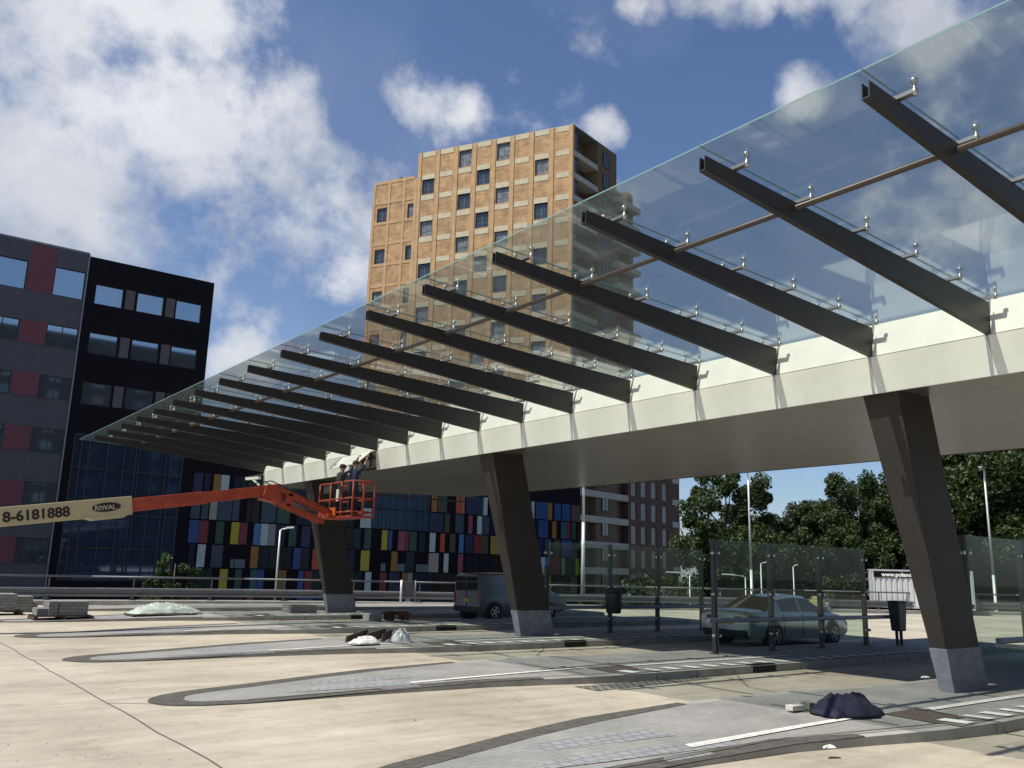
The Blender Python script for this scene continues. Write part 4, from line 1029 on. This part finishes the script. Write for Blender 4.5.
for dy in (-.26, .24):
    b = MB(); b.path([(8.9,UBM+dy*.6,3.92),(9.4,UBM+dy,4.03),(9.9,UBM+dy,3.86),(10.6,UBM+dy,3.58),(11.2,UBM+dy,3.38),(11.45,UBM+dy*.8,3.18)], .016, 6); b.build('hydraulic_hose', M['black'], jib)
# basket
V0, V1, Q0, Q1, Z0, Z1 = 11.42, 12.12, 22.55, 24.75, 3.10, 4.14
bk = MB(); bk.box((V0,Q0,Z0),(V1,Q1,Z0+.06)); bk.box((V0-.25,UBM-.35,Z0-.02),(V0,UBM+.35,Z0+.10)); bk.build('basket_floor', M['redp'], lift, bevel=.01)
bk = MB()
for z in (Z0+.16, Z0+.55, Z1): bk.path([(V0,Q0,z),(V1,Q0,z),(V1,Q1,z),(V0,Q1,z),(V0,Q0,z)], .024)
for y in (Q0, Q0+.72, Q0+1.45, Q1):
    for x in (V0, V1): bk.tube((x,y,Z0),(x,y,Z1),.024)
for y in (Q0, Q1): bk.tube(((V0+V1)/2,y,Z0),((V0+V1)/2,y,Z1),.022)
bk.build('basket_rail', M['redp'], lift)
bk = MB(); bk.box((V0-.07,Q0+.95,Z0+.04),(V0-.03,Q0+1.55,Z0+.30)); bk.build('orange_toe_board', M['oran'], lift, bevel=.008)
bk = MB(); bk.box((V0+.02,Q1-.75,Z1-.28),(V0+.28,Q1-.2,Z1+.02)); bk.build('control_console', M['darkgrey'], lift, bevel=.02)
bk = MB(); bk.box((V0+.06,Q0+1.05,Z0+.5),(V0+.09,Q0+1.2,Z0+.85)); bk.build('white_sheet', M['whitemark'], lift)
bk = MB(); bk.box((V0+.1,Q1-.8,Z0+.06),(V1-.1,Q1-.15,Z0+.34)); tag(bk.build('tool_box', M['darkgrey'], bevel=.02), 'dark tool box standing on the basket floor of the lift', 'tool box')

# ------------------------------------------------------------------ people
def skin_person(name, loc, rz, joints, edges, label, shirt, pants, hair, skinc, s=1.0):
    me = bpy.data.meshes.new(name); names = list(joints)
    me.from_pydata([Vector(joints[k][0])*s for k in names], [], [(names.index(a), names.index(b)) for a, b in edges])
    o = bpy.data.objects.new('tmpskin', me); col.objects.link(o)
    md = o.modifiers.new('skin', 'SKIN'); sb = o.modifiers.new('sub', 'SUBSURF'); sb.levels = 2; sb.render_levels = 2
    for i, k in enumerate(names):
        r = joints[k][1]; r = (r, r) if not isinstance(r, tuple) else r
        me.skin_vertices[0].data[i].radius = (r[0]*s, r[1]*s)
        me.skin_vertices[0].data[i].use_root = (k == 'pelvis')
    dg = bpy.context.evaluated_depsgraph_get(); dg.update()
    m2 = bpy.data.meshes.new_from_object(o.evaluated_get(dg)); bpy.data.objects.remove(o); m2.name = name
    m2.materials.clear()
    for m in (shirt, pants, skinc, M['trim']): m2.materials.append(m)
    hp = Vector(joints['pelvis'][0])*s; nk = Vector(joints['neck'][0])*s
    el = [Vector(joints[k][0])*s for k in ('elbowL','elbowR')]; hd = [Vector(joints[k][0])*s for k in ('handL','handR')]
    for p in m2.polygons:
        c = p.center; p.use_smooth = True
        mi = 0
        if c.z < hp.z+.05*s: mi = 1
        if c.z < .09*s: mi = 3
        if c.z > nk.z-.0*s and (c-Vector(joints['head'][0])*s).length < .2*s: mi = 2
        for e, h in zip(el, hd):
            d = (h-e).normalized(); t = (c-e).dot(d)
            if t > .02*s and ((c-e)-d*t).length < .11*s: mi = 2
        p.material_index = mi
    r_ = empty('person', loc, label, 'person', None, rz)
    b = bpy.data.objects.new('body', m2); col.objects.link(b); b.parent = r_
    h = Vector(joints['head'][0])*s
    hb = MB(); hb.lathe(h+Vector((-.01,0,-.01))*s, (0,0,1), [(.106*s,0),(.113*s,.04*s),(.105*s,.09*s),(.07*s,.125*s),(.01,.138*s)], 18); hb.build('hair', hair, r_, local=True)
    fb = MB(); fb.hexa([(h.x+.09*s,h.y-.015*s,h.z-.03*s),(h.x+.125*s,h.y-.012*s,h.z-.03*s),(h.x+.125*s,h.y+.012*s,h.z-.03*s),(h.x+.09*s,h.y+.015*s,h.z-.03*s)], [(h.x+.088*s,h.y-.008*s,h.z+.03*s),(h.x+.10*s,h.y-.006*s,h.z+.03*s),(h.x+.10*s,h.y+.006*s,h.z+.03*s),(h.x+.088*s,h.y+.008*s,h.z+.03*s)]); fb.build('nose', skinc, r_, local=True)
    for k, sd in (('handL', 1), ('handR', -1)):
        hv = Vector(joints[k][0])*s; ev = Vector(joints['elbow'+k[-1]][0])*s; d = (hv-ev).normalized(); a = d.cross(Vector((1,0,0))).normalized()
        fg = MB()
        for i, (off_, ln) in enumerate(((-.03,.07),(-.01,.085),(.012,.08),(.033,.062))):
            p0 = hv+a*off_*s+d*.03*s; p1 = p0+d*ln*.5*s; p2 = p1+(d*.8+Vector((.5,0,0))).normalized()*ln*.5*s
            fg.tube(p0, p1, .010*s, .009*s, 6); fg.tube(p1, p2, .009*s, .007*s, 6)
        p0 = hv+a*.035*s*sd; fg.tube(p0, p0+(a*sd*.6+d*.6).normalized()*.055*s, .012*s, .009*s, 6)
        fg.build('fingers', skinc, r_, local=True)
    return r_
def body_joints(armL, armR, lean=0.):
    J = {'pelvis': ((0,0,.92),(.135,.11)), 'waist': ((.0+lean*.3,0,1.10),(.14,.105)), 'chest': ((lean*.7,0,1.32),(.165,.115)), 'neck': ((lean,0,1.50),.058), 'headb': ((lean+.02,0,1.56),.075), 'head': ((lean+.03,0,1.66),(.092,.10)), 'headt': ((lean+.02,0,1.74),.06),
         'hipL': ((0,.10,.88),.10), 'kneeL': ((.03,.12,.50),.068), 'ankL': ((-.01,.13,.09),.05), 'toeL': ((.15,.14,.035),.04),
         'hipR': ((0,-.10,.88),.10), 'kneeR': ((.03,-.12,.50),.068), 'ankR': ((-.01,-.13,.09),.05), 'toeR': ((.15,-.14,.035),.04),
         'shL': ((lean*.9,.19,1.43),.07), 'elbowL': (armL[0],.047), 'wrL': (armL[1],.033), 'handL': (armL[2],(.042,.028)),
         'shR': ((lean*.9,-.19,1.43),.07), 'elbowR': (armR[0],.047), 'wrR': (armR[1],.033), 'handR': (armR[2],(.042,.028))}
    E_ = [('pelvis','waist'),('waist','chest'),('chest','neck'),('neck','headb'),('headb','head'),('head','headt')]
    for s_ in 'LR': E_ += [('pelvis','hip'+s_),('hip'+s_,'knee'+s_),('knee'+s_,'ank'+s_),('ank'+s_,'toe'+s_),('chest','sh'+s_),('sh'+s_,'elbow'+s_),('elbow'+s_,'wr'+s_),('wr'+s_,'hand'+s_)]
    return J, E_
skin_m = mat('skin', (.42,.23,.16), .55, var=.05)
J, E_ = body_joints((((.18,.27,1.62)),(.34,.20,1.86),(.37,.18,1.93)), (((.18,-.27,1.62)),(.32,-.22,1.85),(.35,-.20,1.92)), .04)
skin_person('worker', (11.72,23.15,Z0+.062), R(20), J, E_, 'person in dark blue shirt reaching up, right of the two in the basket', mat('navy_shirt', (.018,.03,.075), .8, var=.2), mat('black_trousers', (.014,.014,.018), .85), mat('brown_hair', (.05,.03,.02), .7), skin_m, .92)
J, E_ = body_joints((((.24,.26,1.52)),(.36,.20,1.74),(.39,.18,1.81)), (((.22,-.25,1.55)),(.36,-.16,1.78),(.39,-.14,1.85)), .08)
skin_person('worker', (11.70,24.05,Z0+.062), R(8), J, E_, 'person in charcoal shirt holding the loose panel, left of the two in the basket', mat('charcoal_shirt', (.03,.032,.04), .8, var=.2), mat('grey_trousers', (.03,.032,.038), .85), mat('dark_hair', (.025,.018,.015), .7), skin_m, .90)

# ------------------------------------------------------------------ small things
jk = lump('jacket', 10.05, 6.32, .125, .41, .29, .24, mat('navy_cloth', (.014,.015,.038), .85, var=.3, vscale=6, bump=.3, bscale=40), 2.3, rot=R(-35), fold=.8, fs=1.9)
tag(jk, 'crumpled dark navy jacket lying on the nearest platform', 'jacket')
b = MB(); b.hexa([(10.20,6.08,.17),(10.26,6.05,.15),(10.30,6.14,.15),(10.24,6.18,.17)], [(10.10,6.14,.30),(10.15,6.11,.29),(10.18,6.18,.29),(10.13,6.22,.30)]); b.build('yellow_lining', mat('yellow_lining', (.45,.30,.06), .7), jk)
sv = lump('sleeve', 9.80, 6.30, .127, .20, .10, .11, jk.data.materials[0], 7.7, rot=R(25), fold=.7, fs=1.8); sv.parent = jk; sv.location = Vector((9.80,6.30,.127))-origin(jk)
b = MB(); b.obox((9.84,6.72,.13),(.09,-.02,0),(.05,.16,0),(0,0,.09)); tag(b.build('paving_block', mat('grey_green_block', (.16,.17,.14), .8, var=.2, vscale=8), bevel=.006), 'small grey block standing left of the navy jacket', 'block')
b = MB(); b.obox((9.58,6.78,.132),(.22,-.02,0),(.03,.13,0),(0,0,.06)); tag(b.build('cardboard_box', mat('pale_card', (.55,.53,.47), .8, var=.1), bevel=.006), 'flat pale box lying between the road and the small grey block', 'box')
def scrap(v, u, z, s_, seed, label):
    rr = random.Random(seed); b = MB(); n = 9
    pts = [(v+math.cos(i*.7)*s_*rr.uniform(.5,1.2), u+math.sin(i*.7)*s_*.5*rr.uniform(.5,1.2), z+rr.uniform(.0,.015)) for i in range(n)]
    b.add(pts+[(v,u,z+.03)]+[(x,y,z) for x,y,_ in pts], [(i,(i+1)%n,n) for i in range(n)]+[tuple(n+1+i for i in range(n-1,-1,-1))]+[(i,n+1+i,n+1+(i+1)%n,(i+1)%n) for i in range(n)])
    tag(b.build('paper_scrap', M['whitemark'], loc=(v,u,z)), label, 'scrap')
scrap(8.1, 5.32, .10, .11, 1, 'white paper scrap on the kerb below the navy jacket')
scrap(14.9, 7.9, .135, .14, 4, 'white scrap lying right behind the nearest leaning column')
# litter bins
e = empty('litter_bin', (21.3, 11.95, .13), 'dark grey litter bin on two legs beside the white trailer', 'litter bin')
b = MB(); X, Y = 21.42, 11.95
b.hexa([(X-.15,Y-.12,.48),(X+.15,Y-.12,.48),(X+.15,Y+.12,.48),(X-.15,Y+.12,.48)], [(X-.20,Y-.15,1.17),(X+.20,Y-.15,1.17),(X+.20,Y+.15,1.17),(X-.20,Y+.15,1.17)]); b.build('bin_body', M['bin'], e, bevel=.03)
b = MB(); b.box((X-.21,Y-.16,1.172),(X+.21,Y+.16,1.22)); b.build('bin_lid', M['darkgrey'], e, bevel=.03)
for d in (-.10,.10):
    b = MB(); b.box((X+d-.025,Y-.03,.10),(X+d+.025,Y+.03,.485)); b.build('leg', M['darkgrey'], e)
e = empty('litter_bin', (16.78, 17.42, .13), 'round black litter bin hanging on a post of the far glass screen', 'litter bin')
b = MB(); b.lathe((16.78,17.40,.66),(0,0,1),[(.16,0),(.20,.02),(.23,.5),(.24,.54),(.2,.56)],22); b.build('bin_body', M['darkgrey'], e)
b = MB(); b.lathe((16.78,17.40,1.225),(0,0,1),[(.24,0),(.22,.06),(.08,.1)],22); b.build('bin_lid', M['bin'], e)
# stacks of paving on pallets
M['pblock'] = brick_mat('grey_paving_blocks', (.20,.20,.19), (.25,.25,.235), (.09,.09,.085), .21, .09, 'xz', .85, .2, .008)
M['wood'] = mat('weathered_wood', (.20,.15,.10), .85, var=.3, vscale=5)
M['dwood'] = mat('dark_wet_wood', (.06,.035,.025), .85, var=.3, vscale=5)
def pallet(v, u, w, d, label):
    b = MB()
    for i in range(5): b.box((v-w/2,u-d/2+i*(d-.1)/4,.10),(v+w/2,u-d/2+.1+i*(d-.1)/4,.125))
    for i in range(3): b.box((v-w/2+i*(w-.1)/2,u-d/2,.0),(v-w/2+.1+i*(w-.1)/2,u+d/2,.10))
    tag(b.build('pallet', M['dwood'], loc=(v,u,0)), label, 'pallet', 'wooden pallets on the road')
def blocks(v, u, boxes, label, z=.127):
    b = MB()
    for (x0,y0,x1,y1,h) in boxes: b.box((v+x0,u+y0,z),(v+x1,u+y1,z+h))
    tag(b.build('paving_stack', M['pblock'], loc=(v,u,z), bevel=.012), label, 'paving stones', 'stacks of grey paving stones')
pallet(5.35, 28.55, 1.55, 1.1, 'dark pallet under the stack of grey paving stones left of the plastic wrapped pile')
blocks(5.35, 28.55, [(-.15,-.45,.62,.45,.40),(-.42,-.45,-.17,.45,.40),(-.70,-.40,-.44,.40,.20)], 'stepped stack of grey paving stones on a pallet left of the plastic wrapped pile')
pallet(3.95, 31.3, 1.5, 1.1, 'dark pallet under the paving stones at the left edge of the photo')
blocks(3.95, 31.3, [(-.75,-.5,.55,.5,.50)], 'solid stack of grey paving stones at the left edge of the photo')
blocks(4.85, 32.8, [(-.45,-.4,.35,.4,.50),(.36,-.3,.52,.3,.3)], 'smaller grey paving stack just behind the left edge stack', .0)
pallet(12.75, 28.2, 1.3, 1.0, 'dark pallet left of the far leaning column')
blocks(12.65, 28.3, [(-.5,-.4,.42,.4,.27)], 'low stack of grey paving stones left of the far leaning column')
pallet(8.2, 28.7, 1.9, 1.1, 'dark pallet under the green plastic wrapped pile')
ws = lump('wrapped_pile', 8.25, 28.7, .127, 1.1, .5, .24, mat('pale_green_plastic', (.46,.52,.46), .25, 0, var=.2, vscale=5, spec=.7), 5.1, fold=1.25, fs=5.5)
tag(ws, 'low pile wrapped in pale green plastic sheet on a pallet in the road', 'wrapped pile')
# offcuts and plastic on the second platform
rr = random.Random(6)
ww = [((9.12,17.3),.6,.25,.13,'reddish wood offcut leaning at the left end of the rubbish heap'),((9.60,17.25),.4,-.2,.19,'dark wood offcut standing in the middle of the rubbish heap'),((9.85,17.05),.38,.5,.17,'dark wood offcut beside the big white plastic ball')]
for (p, ln, a, h, lb) in ww:
    b = MB(); d = Vector((math.cos(a), math.sin(a), .22))*ln; b.obox((p[0]-.3,p[1],.135), d, Vector((0,.05,0)), Vector((.02,0,h)))
    tag(b.build('wood_offcut', M['dwood'], loc=(p[0],p[1],.135), bevel=.006), lb, 'offcut', 'wood offcuts')
M['film'] = mat('white_plastic_film', (.66,.67,.66), .3, 0, var=.15, vscale=9, spec=.7)
tag(lump('plastic_sheet', 9.15, 17.0, .13, .36, .2, .13, M['film'], 8.2, fold=.9, fs=3.2), 'crumpled white plastic film below the reddish offcut', 'plastic film', 'crumpled plastic film')
tag(lump('plastic_sheet', 10.05, 17.15, .13, .26, .2, .26, M['film'], 9.7, fold=.9, fs=3.0), 'crumpled white plastic ball at the right end of the rubbish heap', 'plastic film', 'crumpled plastic film')
# wooden trestle by the far column
b = MB(); v, u = 13.9, 24.0
for x in (-.26,.26): b.box((v+x-.07,u-.22,.13),(v+x+.07,u+.22,.30))
for i, (y, z, t) in enumerate(((-.20,.302,.02),(-.05,.302,-.03),(.10,.302,.01),(-.08,.352,.05))): b.obox((v-.42,u+y,z),(.84,t,0),(-.01,.13,0),(0,0,.045))
tag(b.build('plank_pile', mat('rusty_brown_wood', (.09,.038,.024), .85, var=.3, vscale=6), loc=(v,u,.13)), 'small pile of rusty brown planks on two blocks, right of the far column', 'planks')
b = MB(); b.box((12.9,23.9,.13),(13.35,24.3,.34)); tag(b.build('concrete_block', M['kerb'], bevel=.01), 'pale concrete block beside the rusty brown planks', 'block')
# little sign panel at the rail
e = empty('sign_post', (20.45, 35.0, 0), 'white post with a small dark sign board in front of the guard rail', 'sign')
MB().tube((20.45,35.0,.0),(20.45,35.0,1.15),.05).build('post', M['mast'], e)
MB().tube((21.05,34.75,.0),(21.05,34.75,1.15),.035).build('post', M['galvd'], e)
b = MB(); b.obox((20.52,34.95,.45),(.50,-.2,0),(.01,.025,0),(0,0,.65)); b.build('sign_board', mat('dark_sign_board', (.07,.075,.09), .5, var=.2), e, bevel=.008)
# small yellow compactor behind the car
e = empty('plate_compactor', (40.2, 26.6, 0), 'small yellow construction machine behind the front of the silver car', 'machine')
v, u = 40.2, 26.6
b = MB(); b.hexa([(v-.6,u-.3,.1),(v+.6,u-.3,.1),(v+.6,u+.3,.1),(v-.6,u+.3,.1)], [(v-.7,u-.35,.2),(v+.7,u-.35,.2),(v+.7,u+.35,.2),(v-.7,u+.35,.2)]); b.build('base_plate', M['darkgrey'], e)
b = MB(); b.box((v-.45,u-.28,.2),(v+.1,u+.28,.62)); b.box((v-.35,u-.2,.62),(v-.05,u+.2,.8)); b.build('engine', mat('machine_yellow', (.34,.29,.14), .5, var=.2, vscale=8), e, bevel=.03)
b = MB(); b.box((v+.15,u-.25,.2),(v+.5,u+.25,.5)); b.build('fuel_tank', M['white'], e, bevel=.04)
b = MB(); b.path([(v+.4,u-.25,.3),(v+1.0,u-.25,.85),(v+1.0,u+.25,.85),(v+.4,u+.25,.3)], .03); b.build('handle', M['darkgrey'], e)
# roof aerial equipment on the tower
b = MB(); p = A2+Lv*27.4+Rv*1.0; b.box((p.x-.5,p.y-.4,56.1),(p.x+.5,p.y+.4,56.6)); b.tube((p.x,p.y,56.6),(p.x,p.y,57.1),.12); b.lathe((p.x+.3,p.y,56.9),(0,0,1),[(.2,0),(.35,.2),(.2,.35)],10); b.build('roof_vent', M['darkgrey'], tw)

# ------------------------------------------------------------------ light, sky, camera
SUN = Vector((-.57, .14, 1.0)).normalized()
sl = bpy.data.lights.new('sun', 'SUN'); sl.energy = 4.6; sl.angle = R(.53); sl.color = (1., .945, .84)
so = bpy.data.objects.new('sun', sl); col.objects.link(so); so.rotation_euler = (-SUN).to_track_quat('-Z', 'Y').to_euler(); so.location = (0,0,80)
wd = bpy.data.worlds.new('World'); sc.world = wd; wd.use_nodes = True
nt = wd.node_tree; N = nt.nodes; L = nt.links
bg = N['Background']; bg.inputs['Strength'].default_value = .085
sk = N.new('ShaderNodeTexSky'); sk.sky_type = 'NISHITA'; sk.sun_disc = False; sk.sun_elevation = math.asin(SUN.z); sk.sun_rotation = math.atan2(SUN.x, SUN.y)
sk.air_density = 1.0; sk.dust_density = .7; sk.ozone_density = 2.6
tc = N.new('ShaderNodeTexCoord')
CL = [(0.102,0.883,0.458,0.104),(0.181,0.865,0.469,0.104),(0.096,0.929,0.356,0.12),(0.16,0.923,0.345,0.10),(0.241,0.877,0.416,0.087),(0.304,0.847,0.436,0.075),(0.315,0.825,0.47,0.045),(0.376,0.842,0.386,0.07),(0.265,0.84,0.472,0.058),(0.402,0.832,0.38,0.045),(0.184,0.828,0.53,0.081),(0.134,0.947,0.292,0.07),(0.415,0.845,0.335,0.04),(0.10,0.945,0.31,0.08),(0.341,0.847,0.407,0.07),(0.09,0.853,0.513,0.081),(0.438,0.751,0.493,0.034),(0.416,0.757,0.503,0.029),(0.465,0.732,0.498,0.026),(0.603,0.639,0.478,0.018),(0.588,0.556,0.587,0.024),(0.636,0.498,0.589,0.034),(0.69,0.44,0.575,0.024),(0.754,0.361,0.548,0.044),(0.728,0.476,0.494,0.022),(0.309,0.922,0.21,0.03),(0.223,0.812,0.539,0.029),(-0.001,0.919,0.393,0.151),(.612,.53,.587,.022),(.66,.475,.58,.026),(.715,.40,.572,.026),(.43,.762,.484,.02),(.452,.737,.502,.02),(.58,.665,.47,.010)]
wn = N.new('ShaderNodeTexNoise'); wn.inputs['Scale'].default_value = 6.5; wn.inputs['Detail'].default_value = 10; wn.inputs['Roughness'].default_value = .57; wn.inputs['Distortion'].default_value = 0
L.new(tc.outputs['Generated'], wn.inputs['Vector'])
def math_(op, a, b=None, clamp=False):
    n = N.new('ShaderNodeMath'); n.operation = op; n.use_clamp = clamp
    for i, x in enumerate((a, b)):
        if x is None: continue
        if isinstance(x, (int, float)): n.inputs[i].default_value = x
        else: L.new(x, n.inputs[i])
    return n.outputs[0]
acc = None
for x, y, z, r in CL:
    d = N.new('ShaderNodeVectorMath'); d.operation = 'DOT_PRODUCT'; L.new(tc.outputs['Generated'], d.inputs[0]); d.inputs[1].default_value = Vector((x, y, z)).normalized()
    t = math_('SUBTRACT', 1.0, d.outputs['Value']); t = math_('DIVIDE', t, 1-math.cos(r*1.75)); t = math_('SUBTRACT', 1.0, t, True)
    acc = t if acc is None else math_('MAXIMUM', acc, t)
wf = N.new('ShaderNodeTexNoise'); wf.inputs['Scale'].default_value = 24; wf.inputs['Detail'].default_value = 7; wf.inputs['Roughness'].default_value = .6; wf.inputs['Distortion'].default_value = 0; L.new(tc.outputs['Generated'], wf.inputs['Vector'])
wfa = math_('SUBTRACT', wf.outputs['Fac'], .5); wfa = math_('MULTIPLY', wfa, .42)
n1 = math_('SUBTRACT', wn.outputs['Fac'], .5); n1 = math_('ADD', n1, wfa); n1 = math_('MULTIPLY', n1, 3.2)
den = math_('ADD', acc, n1)
ss = N.new('ShaderNodeMapRange'); ss.interpolation_type = 'SMOOTHSTEP'; ss.inputs['From Min'].default_value = .12; ss.inputs['From Max'].default_value = 1.2
L.new(den, ss.inputs['Value'])
# faint veil
w3 = N.new('ShaderNodeTexNoise'); w3.inputs['Scale'].default_value = 4; w3.inputs['Detail'].default_value = 7; L.new(tc.outputs['Generated'], w3.inputs['Vector'])
ve = N.new('ShaderNodeMapRange'); ve.inputs['From Min'].default_value = .48; ve.inputs['From Max'].default_value = .8; ve.inputs['To Max'].default_value = .16; L.new(w3.outputs['Fac'], ve.inputs['Value'])
fac = math_('MAXIMUM', ss.outputs['Result'], ve.outputs['Result'])
fac = math_('MULTIPLY', fac, .90)
w2 = N.new('ShaderNodeTexNoise'); w2.inputs['Scale'].default_value = 6.5; w2.inputs['Detail'].default_value = 5; w2.inputs['Distortion'].default_value = .3
mp = N.new('ShaderNodeMapping'); mp.inputs['Location'].default_value = (3.1, 1.7, .4); L.new(tc.outputs['Generated'], mp.inputs['Vector']); L.new(mp.outputs[0], w2.inputs['Vector'])
cr = N.new('ShaderNodeValToRGB'); cr.color_ramp.elements[0].position = .33; cr.color_ramp.elements[1].position = .62
cr.color_ramp.elements[0].color = (.56,.60,.68,1); cr.color_ramp.elements[1].color = (.96,.97,1.0,1); L.new(w2.outputs['Fac'], cr.inputs['Fac'])
sc2 = N.new('ShaderNodeMix'); sc2.data_type = 'RGBA'; sc2.blend_type = 'MULTIPLY'; sc2.inputs['Factor'].default_value = 1; L.new(cr.outputs['Color'], sc2.inputs[6]); CLB = 9.0; sc2.inputs[7].default_value = (CLB,CLB,CLB,1)
tn = N.new('ShaderNodeMix'); tn.data_type = 'RGBA'; tn.blend_type = 'MULTIPLY'; tn.inputs['Factor'].default_value = 1; tn.inputs[7].default_value = (.98, 1.03, 1.17, 1); L.new(sk.outputs['Color'], tn.inputs[6])
mx = N.new('ShaderNodeMix'); mx.data_type = 'RGBA'; L.new(fac, mx.inputs['Factor']); L.new(tn.outputs[2], mx.inputs[6]); L.new(sc2.outputs[2], mx.inputs[7])
L.new(mx.outputs[2], bg.inputs['Color'])

cd = bpy.data.cameras.new('camera'); cam = bpy.data.objects.new('camera', cd); col.objects.link(cam)
cd.sensor_width = 36; cd.lens = 862.08/1024*36; cd.clip_start = .05; cd.clip_end = 3000
rX, rU, rB = Vector((.794258,-.607057,.025237)), Vector((-.147266,-.152047,.977341)), Vector((-.589464,-.779977,-.210163))
m = Matrix((rX, rU, rB)).transposed().to_4x4(); m.translation = (0, 0, 1.75); cam.matrix_world = m
sc.camera = cam
sc.view_settings.view_transform = 'Standard'; sc.view_settings.look = 'None'; sc.view_settings.gamma = 1; sc.view_settings.exposure = .25
sc.view_settings.use_curve_mapping = False
sc.render.engine = 'CYCLES'
sc.cycles.max_bounces = 8; sc.cycles.transparent_max_bounces = 24; sc.cycles.glossy_bounces = 4; sc.cycles.diffuse_bounces = 3
